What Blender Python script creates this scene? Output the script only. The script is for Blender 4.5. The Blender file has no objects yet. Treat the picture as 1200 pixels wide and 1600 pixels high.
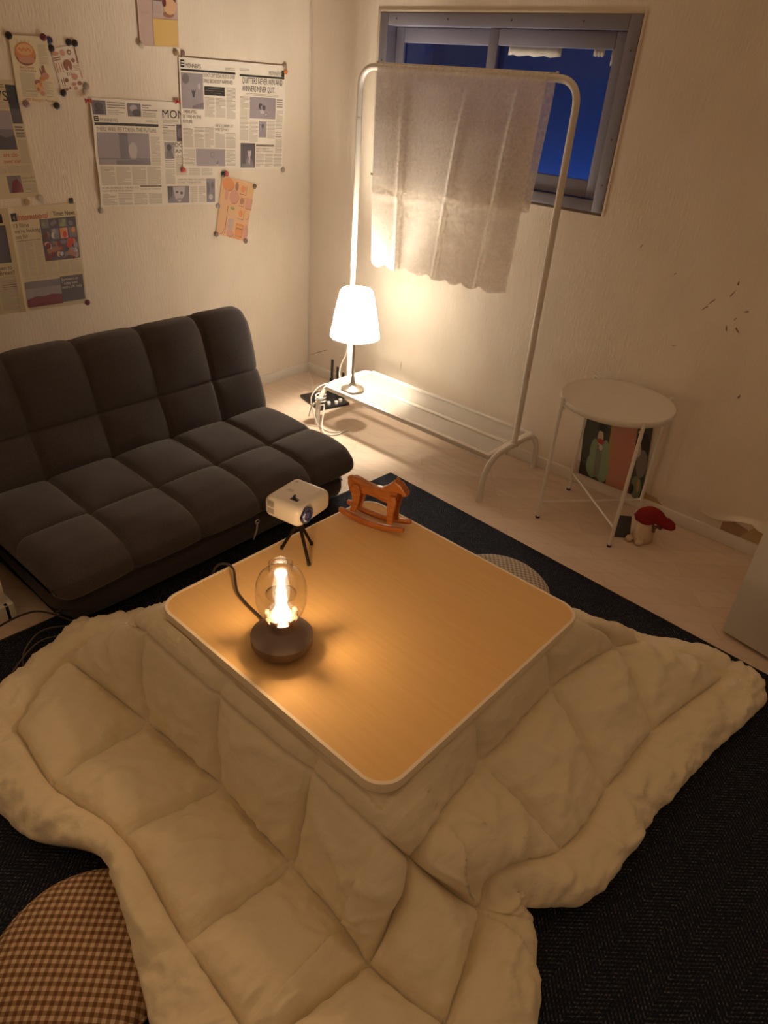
import bpy, bmesh, math, random
from mathutils import Vector, Matrix, noise
random.seed(7)
PI = math.pi
sc = bpy.context.scene
C = sc.collection

# ------------------------------------------------------------------ camera
R = ((0.74352516, 0.66555776, 0.06483205), (0.39501391, -0.35891206, -0.84566314), (-0.53956866, 0.65438139, -0.52976472))
cam_data = bpy.data.cameras.new('camera')
cam = bpy.data.objects.new('camera', cam_data); C.objects.link(cam)
cam_data.sensor_fit = 'VERTICAL'; cam_data.sensor_height = 36.0
cam_data.lens = 1082.522 / 1600 * 36.0
cam_data.clip_start = 0.02
mw = Matrix.Identity(4)
for i in range(3):
    mw[i][0] = R[0][i]; mw[i][1] = -R[1][i]; mw[i][2] = -R[2][i]
mw[0][3], mw[1][3], mw[2][3] = 2.86882, -2.67730, 1.48635
cam.matrix_world = mw
sc.camera = cam

# ------------------------------------------------------------------ light and exposure
AMBIENT = ((1.0, 0.60, 0.305), 0.355)
SHADE_LAMP = ((1.0, 0.86, 0.67), 26.0)   # bare part of the bulb; its LED disc shines upward as well
SHADE_UP = 9.0
DOME_LAMP = ((1.0, 0.62, 0.31), 2.7)
DUSK = ((0.035, 0.25, 1.0), 2.1)
w = bpy.data.worlds.new('room_dusk'); sc.world = w; w.use_nodes = True
w.node_tree.nodes['Background'].inputs[0].default_value = (*AMBIENT[0], 1)
w.node_tree.nodes['Background'].inputs[1].default_value = AMBIENT[1]
# room bounce: the ceiling and the lit far corner send back more light than the dark half of the room behind the camera
_n, _l = w.node_tree.nodes, w.node_tree.links
_tc = _n.new('ShaderNodeTexCoord'); _vm = _n.new('ShaderNodeVectorMath'); _vm.operation = 'DOT_PRODUCT'
_vm.inputs[1].default_value = Vector((-0.45, 0.30, 0.84)).normalized(); _l.new(_tc.outputs['Generated'], _vm.inputs[0])
_mr = _n.new('ShaderNodeMapRange'); _mr.inputs['From Min'].default_value = -0.35; _mr.inputs['From Max'].default_value = 0.95
_mr.inputs['To Min'].default_value = AMBIENT[1] * 0.30; _mr.inputs['To Max'].default_value = AMBIENT[1] * 1.25
_l.new(_vm.outputs['Value'], _mr.inputs['Value']); _l.new(_mr.outputs['Result'], _n['Background'].inputs[1])
sc.view_settings.view_transform = 'Standard'
sc.view_settings.look = 'None'
sc.view_settings.exposure = 0.0
sc.view_settings.gamma = 1.0
sc.view_settings.use_curve_mapping = False

def point_light(name, loc, col, power, r, parent=None):
    l = bpy.data.lights.new(name, 'POINT'); l.color = col; l.energy = power; l.shadow_soft_size = r
    o = bpy.data.objects.new(name, l); C.objects.link(o); o.location = loc
    if parent: o.parent = parent
    return o

# ------------------------------------------------------------------ materials
def mat(name, col, rough=0.6, metal=0.0, spec=0.5, **kw):
    m = bpy.data.materials.new(name); m.use_nodes = True
    b = m.node_tree.nodes['Principled BSDF']
    b.inputs['Base Color'].default_value = (*col, 1)
    b.inputs['Roughness'].default_value = rough
    b.inputs['Metallic'].default_value = metal
    b.inputs['Specular IOR Level'].default_value = spec
    if 'sheen' in kw: b.inputs['Sheen Weight'].default_value = kw['sheen']
    if 'emit' in kw:
        b.inputs['Emission Color'].default_value = (*kw['emit'][0], 1); b.inputs['Emission Strength'].default_value = kw['emit'][1]
    return m
def nt(m): return m.node_tree, m.node_tree.nodes, m.node_tree.links, m.node_tree.nodes['Principled BSDF']
def coords(m, scale=(1, 1, 1), rot=(0, 0, 0)):
    t, n, l, b = nt(m)
    tc = n.new('ShaderNodeTexCoord'); mp = n.new('ShaderNodeMapping')
    mp.inputs['Scale'].default_value = scale; mp.inputs['Rotation'].default_value = rot
    l.new(tc.outputs['Object'], mp.inputs['Vector'])
    return mp.outputs['Vector']
def noise_tex(m, vec, scale, detail=3, rough=0.5):
    t, n, l, b = nt(m)
    x = n.new('ShaderNodeTexNoise'); x.inputs['Scale'].default_value = scale; x.inputs['Detail'].default_value = detail
    x.inputs['Roughness'].default_value = rough
    l.new(vec, x.inputs['Vector']); return x.outputs['Fac']
def ramp(m, fac, stops):
    t, n, l, b = nt(m)
    r = n.new('ShaderNodeValToRGB'); e = r.color_ramp.elements
    e[0].position, e[0].color = stops[0][0], (*stops[0][1], 1)
    e[1].position, e[1].color = stops[-1][0], (*stops[-1][1], 1)
    for p, c in stops[1:-1]:
        q = e.new(p); q.color = (*c, 1)
    l.new(fac, r.inputs['Fac']); return r.outputs['Color']
def bump(m, height, strength=0.3, dist=0.01, chain=None):
    t, n, l, b = nt(m)
    x = n.new('ShaderNodeBump'); x.inputs['Strength'].default_value = strength; x.inputs['Distance'].default_value = dist
    l.new(height, x.inputs['Height'])
    if chain: l.new(chain, x.inputs['Normal'])
    l.new(x.outputs['Normal'], b.inputs['Normal']); return x.outputs['Normal']
def math_node(m, op, a, b_=None):
    t, n, l, b = nt(m)
    x = n.new('ShaderNodeMath'); x.operation = op
    for i, v in enumerate((a, b_)):
        if v is None: continue
        if isinstance(v, (int, float)): x.inputs[i].default_value = v
        else: l.new(v, x.inputs[i])
    return x.outputs[0]
def setcol(m, c): m.node_tree.links.new(c, nt(m)[3].inputs['Base Color'])

M = {}
# embossed vertical-grain wallpaper
m = M['wallpaper'] = mat('wallpaper', (0.74, 0.65, 0.54), 0.62, spec=0.35)
v = coords(m, (1, 1, 0.16)); f1 = noise_tex(m, v, 120, 4, 0.6); f2 = noise_tex(m, coords(m, (1, 1, 0.5)), 6, 3)
setcol(m, ramp(m, f2, [(0.3, (0.79, 0.70, 0.59)), (0.7, (0.85, 0.76, 0.65))]))
n1 = bump(m, f1, 0.42, 0.006); bump(m, f2, 0.10, 0.02, n1)
M['skirting'] = mat('skirting', (0.82, 0.77, 0.70), 0.45)
# pale oak chevron vinyl floor
m = M['floor'] = mat('floor_vinyl', (0.6, 0.45, 0.32), 0.38, spec=0.4)
t, n, l, b = nt(m)
bk = n.new('ShaderNodeTexBrick'); bk.inputs['Scale'].default_value = 1.0
bk.inputs['Brick Width'].default_value = 0.62; bk.inputs['Row Height'].default_value = 0.085; bk.inputs['Mortar Size'].default_value = 0.0009
bk.inputs['Color1'].default_value = (0.76, 0.62, 0.50, 1); bk.inputs['Color2'].default_value = (0.69, 0.55, 0.43, 1); bk.inputs['Mortar'].default_value = (0.58, 0.45, 0.35, 1)
l.new(coords(m, rot=(0, 0, math.radians(-42))), bk.inputs['Vector'])
g = noise_tex(m, coords(m, (0.7, 8, 1), (0, 0, math.radians(-42))), 6, 5, 0.6)
mx = n.new('ShaderNodeMix'); mx.data_type = 'RGBA'; mx.blend_type = 'MULTIPLY'; mx.inputs['Factor'].default_value = 0.45
l.new(bk.outputs['Color'], mx.inputs['A']); l.new(ramp(m, g, [(0.3, (0.76, 0.70, 0.66)), (0.65, (1, 1, 1))]), mx.inputs['B'])
l.new(mx.outputs['Result'], b.inputs['Base Color'])
# charcoal herringbone rug
m = M['rug'] = mat('rug_weave', (0.03, 0.03, 0.035), 0.9, spec=0.15)
t, n, l, b = nt(m)
v = coords(m)
sx = n.new('ShaderNodeSeparateXYZ'); l.new(v, sx.inputs[0])
tri = math_node(m, 'PINGPONG', sx.outputs['X'], 0.055)
d = math_node(m, 'ADD', sx.outputs['Y'], tri)
st = math_node(m, 'SINE', math_node(m, 'MULTIPLY', d, 2 * PI / 0.011))
st2 = math_node(m, 'SINE', math_node(m, 'MULTIPLY', sx.outputs['X'], 2 * PI / 0.006))
wv = math_node(m, 'ADD', math_node(m, 'MULTIPLY', st, 0.5), math_node(m, 'MULTIPLY', st2, 0.25))
sp = noise_tex(m, coords(m, (1, 1, 1)), 190, 2, 0.7)
mixv = math_node(m, 'ADD', math_node(m, 'MULTIPLY', wv, 0.28), sp)
setcol(m, ramp(m, mixv, [(0.42, (0.008, 0.011, 0.022)), (0.66, (0.027, 0.030, 0.044)), (0.86, (0.13, 0.13, 0.135))]))
bump(m, wv, 0.5, 0.004)
# sofa cloth
m = M['sofa'] = mat('sofa_cloth', (0.06, 0.045, 0.04), 0.95, spec=0.1, sheen=0.25)
v = coords(m); f = noise_tex(m, v, 420, 3, 0.7)
setcol(m, ramp(m, f, [(0.35, (0.046, 0.038, 0.040)), (0.7, (0.092, 0.076, 0.078))])); bump(m, f, 0.25, 0.002)
# quilt cotton
m = M['quilt'] = mat('quilt_cotton', (0.80, 0.70, 0.52), 0.85, spec=0.15, sheen=0.15)
f1 = noise_tex(m, coords(m, (1, 1, 1)), 24, 3, 0.5); f2 = noise_tex(m, coords(m), 700, 2)
f3 = noise_tex(m, coords(m, (2.2, 0.9, 1.4), (0, 0, 0.6)), 14, 3, 0.5); f1 = math_node(m, 'ADD', f1, math_node(m, 'MULTIPLY', f3, 1.2)); n1 = bump(m, f1, 0.34, 0.014); bump(m, f2, 0.12, 0.001, n1)
# kotatsu top veneer
m = M['veneer'] = mat('oak_veneer', (0.6, 0.34, 0.12), 0.6, spec=0.22)
g = noise_tex(m, coords(m, (1.0, 20, 1), (0, 0, math.radians(4))), 5, 4, 0.55)
g2 = noise_tex(m, coords(m, (2, 120, 1), (0, 0, math.radians(4))), 6, 2)
gg = math_node(m, 'ADD', math_node(m, 'MULTIPLY', g, 0.7), math_node(m, 'MULTIPLY', g2, 0.3))
setcol(m, ramp(m, gg, [(0.25, (0.74, 0.465, 0.185)), (0.75, (0.82, 0.535, 0.235))]))
M['rim'] = mat('table_rim', (0.90, 0.78, 0.60), 0.4)
M['leg_dark'] = mat('table_leg', (0.25, 0.16, 0.09), 0.5)
# gingham cushions
def gingham(name, light, mid, dark, size):
    m = mat(name, light, 0.9, spec=0.1, sheen=0.1); t, n, l, b = nt(m)
    s = n.new('ShaderNodeSeparateXYZ'); l.new(coords(m), s.inputs[0])
    a = math_node(m, 'GREATER_THAN', math_node(m, 'FRACT', math_node(m, 'MULTIPLY', s.outputs['X'], 1 / size)), 0.5)
    c = math_node(m, 'GREATER_THAN', math_node(m, 'FRACT', math_node(m, 'MULTIPLY', s.outputs['Y'], 1 / size)), 0.5)
    k = math_node(m, 'MULTIPLY', math_node(m, 'ADD', a, c), 0.5)
    r = n.new('ShaderNodeValToRGB'); r.color_ramp.interpolation = 'CONSTANT'; e = r.color_ramp.elements
    e[0].position = 0; e[0].color = (*light, 1); e[1].position = 0.75; e[1].color = (*dark, 1)
    q = e.new(0.25); q.color = (*mid, 1)
    l.new(k, r.inputs['Fac']); l.new(r.outputs['Color'], b.inputs['Base Color'])
    bump(m, noise_tex(m, coords(m), 600, 2), 0.2, 0.001)
    return m
M['gingham_brown'] = gingham('gingham_brown', (0.62, 0.47, 0.33), (0.33, 0.20, 0.11), (0.16, 0.085, 0.04), 0.0148)
M['gingham_grey'] = gingham('gingham_grey', (0.62, 0.55, 0.46), (0.42, 0.36, 0.30), (0.25, 0.21, 0.18), 0.0148)
# metals, plastics
M['white_metal'] = mat('white_powder_coat', (0.74, 0.70, 0.64), 0.4)
M['white_paint'] = mat('white_paint', (0.70, 0.66, 0.60), 0.4)
M['nickel'] = mat('brushed_nickel', (0.55, 0.50, 0.44), 0.32, 1.0)
M['bronze'] = mat('dark_bronze', (0.20, 0.145, 0.12), 0.5, 0.35)
M['black'] = mat('black_plastic', (0.012, 0.012, 0.013), 0.4)
M['blackmetal'] = mat('black_gloss_metal', (0.02, 0.018, 0.017), 0.25, 0.6)
M['cord_white'] = mat('white_cord', (0.78, 0.75, 0.70), 0.5)
M['cord_black'] = mat('black_cord', (0.035, 0.026, 0.02), 0.5)
M['steel'] = mat('steel', (0.6, 0.58, 0.55), 0.3, 1.0)
M['projector'] = mat('projector_shell', (0.82, 0.76, 0.68), 0.4)
M['vent'] = mat('vent_grey', (0.36, 0.33, 0.30), 0.6)
m = M['lens'] = mat('lens_glass', (0.01, 0.015, 0.05), 0.05, spec=1.0)
M['lens_blue'] = mat('lens_coating', (0.05, 0.09, 0.34), 0.12, spec=1.0)
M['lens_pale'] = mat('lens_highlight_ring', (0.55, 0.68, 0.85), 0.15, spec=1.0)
m = M['horse'] = mat('orange_wood', (0.5, 0.16, 0.03), 0.35)
g = noise_tex(m, coords(m, (14, 80, 80)), 2.5, 4); setcol(m, ramp(m, g, [(0.3, (0.40, 0.115, 0.02)), (0.7, (0.60, 0.21, 0.045))]))
M['sash'] = mat('window_frame_paint', (0.225, 0.22, 0.285), 0.5)
M['caulk'] = mat('caulk', (0.72, 0.64, 0.52), 0.7)
M['crack'] = mat('dirty_gap', (0.16, 0.11, 0.07), 0.9)
M['tan_board'] = mat('bare_wall_board', (0.55, 0.40, 0.20), 0.9)
M['brown_board'] = mat('bare_wall_brown', (0.42, 0.27, 0.16), 0.9)
M['scuff'] = mat('scuff_mark', (0.25, 0.17, 0.11), 0.9)
M['cabinet'] = mat('cabinet_white', (0.70, 0.67, 0.62), 0.4)
M['tape'] = mat('old_tape', (0.62, 0.60, 0.56), 0.7)
# thin clear glass: fresnel mix of see-through and mirror
def glass(name, tint, refl=1.0, rough=0.02, ior=1.5):
    m = bpy.data.materials.new(name); m.use_nodes = True; n = m.node_tree.nodes; l = m.node_tree.links
    n.remove(n['Principled BSDF'])
    tr = n.new('ShaderNodeBsdfTransparent'); tr.inputs[0].default_value = (*tint, 1)
    gl = n.new('ShaderNodeBsdfGlossy'); gl.inputs['Roughness'].default_value = rough
    lw = n.new('ShaderNodeLayerWeight'); lw.inputs[0].default_value = 0.5
    pw = n.new('ShaderNodeMath'); pw.operation = 'POWER'; pw.inputs[1].default_value = 4.0; l.new(lw.outputs['Facing'], pw.inputs[0])
    ml = n.new('ShaderNodeMath'); ml.operation = 'MULTIPLY_ADD'; ml.inputs[1].default_value = 0.65 * refl; ml.inputs[2].default_value = 0.04 * refl; l.new(pw.outputs[0], ml.inputs[0])
    mx = n.new('ShaderNodeMixShader'); l.new(ml.outputs[0], mx.inputs[0]); l.new(tr.outputs[0], mx.inputs[1]); l.new(gl.outputs[0], mx.inputs[2])
    l.new(mx.outputs[0], n['Material Output'].inputs['Surface'])
    return m
M['dome_glass'] = glass('clear_dome_glass', (0.97, 0.96, 0.93), 1.7, 0.07)
M['pane'] = glass('window_pane', (0.62, 0.70, 0.85), 0.8)
def glow(name, col, strength):
    m = bpy.data.materials.new(name); m.use_nodes = True; n = m.node_tree.nodes; l = m.node_tree.links
    n.remove(n['Principled BSDF'])
    e = n.new('ShaderNodeEmission'); e.inputs[0].default_value = (*col, 1); e.inputs[1].default_value = strength
    t = n.new('ShaderNodeBsdfTransparent'); a = n.new('ShaderNodeAddShader')
    l.new(e.outputs[0], a.inputs[0]); l.new(t.outputs[0], a.inputs[1]); l.new(a.outputs[0], n['Material Output'].inputs['Surface'])
    return m
M['bulb_glow'] = glow('glowing_filament', (1.0, 0.86, 0.62), 4.0)
M['bulb_white'] = glow('glowing_bulb', (1.0, 0.90, 0.70), 6.0)
# translucent cloths
def translucent(name, col, trans=0.5, holes=None):
    m = bpy.data.materials.new(name); m.use_nodes = True; n = m.node_tree.nodes; l = m.node_tree.links
    n.remove(n['Principled BSDF'])
    d = n.new('ShaderNodeBsdfDiffuse'); d.inputs[0].default_value = (*col, 1)
    t = n.new('ShaderNodeBsdfTranslucent'); t.inputs[0].default_value = (*col, 1)
    mx = n.new('ShaderNodeMixShader'); mx.inputs[0].default_value = trans
    l.new(d.outputs[0], mx.inputs[1]); l.new(t.outputs[0], mx.inputs[2]); out = mx.outputs[0]
    if holes:
        tc = n.new('ShaderNodeTexCoord')
        a = n.new('ShaderNodeTexNoise'); a.inputs['Scale'].default_value = holes[0]; a.inputs['Detail'].default_value = 5; a.inputs['Roughness'].default_value = 0.75
        c = n.new('ShaderNodeTexVoronoi'); c.inputs['Scale'].default_value = holes[1]; c.feature = 'DISTANCE_TO_EDGE'
        l.new(tc.outputs['Object'], a.inputs['Vector']); l.new(tc.outputs['Object'], c.inputs['Vector'])
        ad = n.new('ShaderNodeMath'); ad.operation = 'MULTIPLY_ADD'; ad.inputs[1].default_value = 0.35; l.new(c.outputs['Distance'], ad.inputs[0]); l.new(a.outputs['Fac'], ad.inputs[2])
        r = n.new('ShaderNodeValToRGB'); r.color_ramp.elements[0].position = 0.40; r.color_ramp.elements[0].color = (0, 0, 0, 1)
        r.color_ramp.elements[1].position = 0.72; r.color_ramp.elements[1].color = (holes[2],) * 3 + (1,)
        l.new(ad.outputs[0], r.inputs[0])
        tr = n.new('ShaderNodeBsdfTransparent'); m2 = n.new('ShaderNodeMixShader')
        l.new(r.outputs[0], m2.inputs[0]); l.new(out, m2.inputs[1]); l.new(tr.outputs[0], m2.inputs[2]); out = m2.outputs[0]
    l.new(out, n['Material Output'].inputs['Surface']); return m
M['lace'] = translucent('lace_cloth', (0.88, 0.82, 0.76), 0.45, (70, 50, 0.34))
M['shade'] = translucent('lamp_shade_fabric', (0.93, 0.93, 0.93), 0.5)
M['mesh'] = None
m = bpy.data.materials.new('shelf_mesh'); m.use_nodes = True; n = m.node_tree.nodes; l = m.node_tree.links; b = n['Principled BSDF']
b.inputs['Base Color'].default_value = (0.72, 0.69, 0.64, 1); b.inputs['Roughness'].default_value = 0.4; b.inputs['Alpha'].default_value = 0.42
M['mesh'] = m

# ------------------------------------------------------------------ mesh helpers
def obj(name, bm, m, parent=None, smooth=True, loc=None, angle=40):
    me = bpy.data.meshes.new(name)
    bmesh.ops.recalc_face_normals(bm, faces=bm.faces)
    bm.to_mesh(me); bm.free()
    for x in (m if isinstance(m, (list, tuple)) else [m]): me.materials.append(x)
    if smooth:
        me.polygons.foreach_set('use_smooth', [True] * len(me.polygons))
        if angle: me.set_sharp_from_angle(angle=math.radians(angle))
    o = bpy.data.objects.new(name, me); C.objects.link(o)
    if parent: o.parent = parent
    if loc: o.location = loc
    return o
def tag(o, label, cat, group=None):
    o['label'] = label; o['category'] = cat
    if group: o['group'] = group
    return o
def thing(name, label, cat, loc=(0, 0, 0), rz=0, group=None):
    o = bpy.data.objects.new(name, None); C.objects.link(o); o.location = loc; o.rotation_euler = (0, 0, rz)
    o.empty_display_size = 0.05
    return tag(o, label, cat, group)
def struct(name, bm, m, parent=None, **k):
    o = obj(name, bm, m, parent, **k)
    if not parent: o['kind'] = 'structure'
    return o
def B(): return bmesh.new()
def add_box(bm, lo, hi, bev=0.0, seg=2, rot=None, mi=0):
    c = [(a + b_) / 2 for a, b_ in zip(lo, hi)]; s = [abs(b_ - a) for a, b_ in zip(lo, hi)]
    mtx = Matrix.Translation(c) @ (rot.to_4x4() if rot else Matrix.Identity(4)) @ Matrix.Diagonal((*s, 1))
    r = bmesh.ops.create_cube(bm, size=1, matrix=mtx); vs = r['verts']
    es = list({e for v in vs for e in v.link_edges})
    fs = list({f for v in vs for f in v.link_faces})
    for f in fs: f.material_index = mi
    if bev: bmesh.ops.bevel(bm, geom=es, offset=bev, segments=seg, affect='EDGES', profile=0.5, clamp_overlap=True)
def smooth_pts(pts, k=6, closed=False):
    P = [Vector(p) for p in pts]; n = len(P); out = []
    rng = range(n if closed else n - 1)
    for i in rng:
        p0 = P[(i - 1) % n] if closed or i > 0 else P[i] * 2 - P[i + 1]
        p1, p2 = P[i], P[(i + 1) % n]
        p3 = P[(i + 2) % n] if closed or i + 2 < n else p2 * 2 - p1
        for j in range(k):
            t = j / k
            out.append(0.5 * ((2 * p1) + (p2 - p0) * t + (2 * p0 - 5 * p1 + 4 * p2 - p3) * t * t + (3 * p1 - p0 - 3 * p2 + p3) * t ** 3))
    if not closed: out.append(P[-1])
    return out
def add_tube(bm, pts, r, n=12, cap=True, closed=False):
    P = [Vector(p) for p in pts]; N = len(P); rings = []
    prev = None
    for i, p in enumerate(P):
        t = (P[(i + 1) % N] - P[i - 1]) if closed else (P[min(i + 1, N - 1)] - P[max(i - 1, 0)])
        t.normalize()
        if prev is None: a = t.orthogonal().normalized()
        else:
            a = prev - t * prev.dot(t); a = a.normalized() if a.length > 1e-6 else t.orthogonal().normalized()
        prev = a; b_ = t.cross(a)
        rr = r[i] if isinstance(r, (list, tuple)) else r
        rings.append([bm.verts.new(p + a * math.cos(2 * PI * k / n) * rr + b_ * math.sin(2 * PI * k / n) * rr) for k in range(n)])
    for i in range(N if closed else N - 1):
        A, Bq = rings[i], rings[(i + 1) % N]
        for k in range(n): bm.faces.new((A[k], A[(k + 1) % n], Bq[(k + 1) % n], Bq[k]))
    if cap and not closed: bm.faces.new(rings[0]); bm.faces.new(rings[-1])
def add_lathe(bm, prof, n=40, c=(0, 0, 0), rfun=None, close=False):
    rings = []
    for (r, z) in prof:
        if r < 1e-6: rings.append([bm.verts.new((c[0], c[1], c[2] + z))])
        else: rings.append([bm.verts.new((c[0] + math.cos(2 * PI * k / n) * (r * (rfun(k / n, z) if rfun else 1)), c[1] + math.sin(2 * PI * k / n) * (r * (rfun(k / n, z) if rfun else 1)), c[2] + z)) for k in range(n)])
    for A, Bq in zip(rings, rings[1:]):
        for k in range(n):
            q = [A[k % len(A)], A[(k + 1) % len(A)], Bq[(k + 1) % len(Bq)], Bq[k % len(Bq)]]
            u = []
            for x in q:
                if x not in u: u.append(x)
            if len(u) > 2: bm.faces.new(u)
def bend_path(pts, rad, k=6):
    """polyline with rounded corners"""
    P = [Vector(p) for p in pts]; out = [P[0]]
    for i in range(1, len(P) - 1):
        a = (P[i - 1] - P[i]).normalized(); b_ = (P[i + 1] - P[i]).normalized()
        p0, p2 = P[i] + a * rad, P[i] + b_ * rad
        for j in range(k + 1):
            t = j / k; out.append(p0 * (1 - t) ** 2 + P[i] * 2 * t * (1 - t) + p2 * t * t)
    out.append(P[-1]); return out
def add_prism(bm, pts2, axis_map, d0, d1, bev=0.0, mi=0):
    """extrude a 2-D outline between depths d0 and d1; axis_map(a,b,d)->xyz"""
    A = [bm.verts.new(axis_map(a, b_, d0)) for a, b_ in pts2]; Bq = [bm.verts.new(axis_map(a, b_, d1)) for a, b_ in pts2]
    n = len(A); fs = [bm.faces.new(A), bm.faces.new(Bq[::-1])]
    for i in range(n): fs.append(bm.faces.new((A[i], A[(i + 1) % n], Bq[(i + 1) % n], Bq[i])))
    for f in fs: f.material_index = mi
    bmesh.ops.recalc_face_normals(bm, faces=fs)
    if bev:
        es = list(set(fs[0].edges) | set(fs[1].edges))
        bmesh.ops.bevel(bm, geom=es, offset=bev, segments=2, affect='EDGES', profile=0.5, clamp_overlap=True)
def rrect(cx, cy, w_, h_, r, k=8):
    out = []
    for (sx_, sy_, a0) in ((1, 1, 0), (-1, 1, 90), (-1, -1, 180), (1, -1, 270)):
        for j in range(k + 1):
            a = math.radians(a0 + 90 * j / k); out.append((cx + sx_ * (w_ / 2 - r) + r * math.cos(a), cy + sy_ * (h_ / 2 - r) + r * math.sin(a)))
    return out

# ================================================================== SETTING
bm = B(); add_box(bm, (-0.1, -3.6, -0.1), (4.2, 0.05, 0.0)); struct('floor', bm, M['floor'], smooth=False)
bm = B(); add_box(bm, (-0.1, -2.16, 0.0), (0.0, 0.14, 2.5)); struct('wall_left', bm, M['wallpaper'], smooth=False)
WX0, WX1, WZ0, WZ1 = 0.437, 1.617, 1.104, 1.722
def scuff(bm, x, z, ln, wd, ang, mi):
    ca, sa = math.cos(ang), math.sin(ang)
    P = []
    for i in range(8):
        t = 2 * PI * i / 8; r_ = 1 + 0.25 * math.sin(3 * t + x * 50)
        a, b_ = ln / 2 * math.cos(t) * r_, wd / 2 * math.sin(t) * r_
        P.append(bm.verts.new((x + a * ca - b_ * sa, -0.0006, z + a * sa + b_ * ca)))
    bm.faces.new(P).material_index = mi
bm = B()
for lo, hi in (((0, 0, 0), (WX0, 0.12, 2.5)), ((WX1, 0, 0), (4.2, 0.12, 2.5)), ((WX0, 0, 0), (WX1, 0.12, WZ0)), ((WX0, 0, WZ1), (WX1, 0.12, 2.5))):
    add_box(bm, lo, hi)
bmesh.ops.remove_doubles(bm, verts=bm.verts, dist=1e-5)
for x, z, ln, wd, a in ((2.173, 0.963, .016, .006, 1.7), (2.165, 0.925, .03, .004, 1.1), (2.105, 0.884, .035, .004, 0.9), (2.088, 0.858, .03, .004, 0.8), (2.229, 0.878, .018, .005, 0.3),
                        (2.182, 0.807, .022, .005, 1.9), (2.219, 0.81, .025, .006, 2.4), (2.20, 0.845, .012, .004, 1.2), (2.300, 0.583, .016, .008, 1.4), (2.02, 0.70, .02, .003, 0.3),
                        (0.70, 0.232, .05, .003, 1.5), (1.80, 1.02, .016, .004, 1.2), (1.95, 0.95, .012, .003, 0.7), (0.09, 0.135, .17, .003, 0.45)):
    scuff(bm, x, z, ln, wd, a, 1)
# spots where the wallpaper has come off above the skirting
for pts, mi in ((((2.40, .05), (2.40, .085), (2.44, .105), (2.49, .095), (2.535, .062), (2.54, .05)), 3),
                (((2.475, .05), (2.505, .10), (2.53, .135), (2.58, .165), (2.66, .18), (2.66, .05)), 2),
                (((2.052, .05), (2.05, .085), (2.062, .095), (2.085, .078), (2.13, .072), (2.165, .05)), 2)):
    bm.faces.new([bm.verts.new((x, -0.0008 - .0003 * (mi == 2), z)) for x, z in pts]).material_index = mi
struct('wall_right', bm, [M['wallpaper'], M['scuff'], M['tan_board'], M['brown_board']], smooth=False)
# lifted flap of wallpaper above the bare spot
bm = B(); nx, nz = 14, 5; g = []
for i in range(nx + 1):
    s = i / nx; x = 2.30 + 0.36 * s; zt = 0.125 + 0.06 * s ** 1.6; zb = zt - 0.028 - 0.012 * math.sin(s * 9)
    if 0.62 < s < 0.72: zb -= 0.016
    g.append([bm.verts.new((x, -0.002 - 0.022 * (1 - t) ** 2 * min(1, s * 2), zb + (zt - zb) * t)) for t in [j / nz for j in range(nz + 1)]])
for i in range(nx):
    for j in range(nz): bm.faces.new((g[i][j], g[i + 1][j], g[i + 1][j + 1], g[i][j + 1]))
struct('trim_1', bm, M['wallpaper'])['label'] = 'curling strip of peeling wallpaper above the skirting'
# return wall at the far left end of the sofa
bm = B(); add_box(bm, (-0.1, -2.55, 0.0), (0.982, -2.16, 2.5)); struct('wall_near', bm, M['wallpaper'], smooth=False)
bm = B(); add_box(bm, (0.0, -2.175, 0.0), (1.000, -2.145, 0.06), 0.003); add_box(bm, (0.982, -2.55, 0.0), (1.000, -2.16, 0.06), 0.003); struct('baseboard_near', bm, M['skirting'])
bm = B(); add_box(bm, (0.0, -2.145, 0.0), (0.014, -0.001, 0.052), 0.003); struct('baseboard_left', bm, M['skirting'])
bm = B(); add_box(bm, (0.001, -0.014, 0.0), (4.2, 0.0, 0.052), 0.003); struct('baseboard_right', bm, M['skirting'])

# window: fixed frame, two sliding sashes, two panes
bm = B()
F = 0.045
for lo, hi in (((WX0, -0.006, WZ0), (WX0 + F, 0.10, WZ1)), ((WX1 - F, -0.006, WZ0), (WX1, 0.10, WZ1)), ((WX0 + F, -0.0055, WZ1 - F), (WX1 - F, 0.10, WZ1)), ((WX0 + F, -0.0055, WZ0), (WX1 - F, 0.10, WZ0 + F * 0.85))):
    add_box(bm, lo, hi, 0.003)
win = struct('window_1', bm, M['sash'])
def sash(x0, x1, y0, y1, z0, z1, stile, top, bot):
    bm = B()
    for lo, hi in (((x0, y0, z0), (x0 + stile, y1, z1)), ((x1 - stile, y0, z0), (x1, y1, z1)), ((x0 + stile, y0, z1 - top), (x1 - stile, y1, z1)), ((x0 + stile, y0, z0), (x1 - stile, y1, z0 + bot))):
        add_box(bm, lo, hi, 0.004)
    o = obj('sash', bm, M['sash'], win)
    bm = B(); ym = (y0 + y1) / 2; add_box(bm, (x0 + stile - .004, ym - .002, z0 + bot - .004), (x1 - stile + .004, ym + .002, z1 - top + .004)); obj('pane', bm, M['pane'], o, smooth=False)
sash(0.484, 1.035, 0.052, 0.080, 1.146, 1.676, 0.045, 0.055, 0.055)
sash(0.992, 1.570, 0.016, 0.044, 1.146, 1.676, 0.045, 0.055, 0.060)
bm = B()   # screws in the frame
for x, z in ((0.53, 1.70), (0.80, 1.70), (1.10, 1.70), (1.40, 1.70), (1.597, 1.62), (1.597, 1.35), (1.597, 1.2), (0.458, 1.55)):
    add_box(bm, (x - .003, -0.008, z - .003), (x + .003, -0.004, z + .003), 0.001)
obj('screw_row', bm, M['crack'], win)
bm = B()   # caulk bead round the frame
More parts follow.
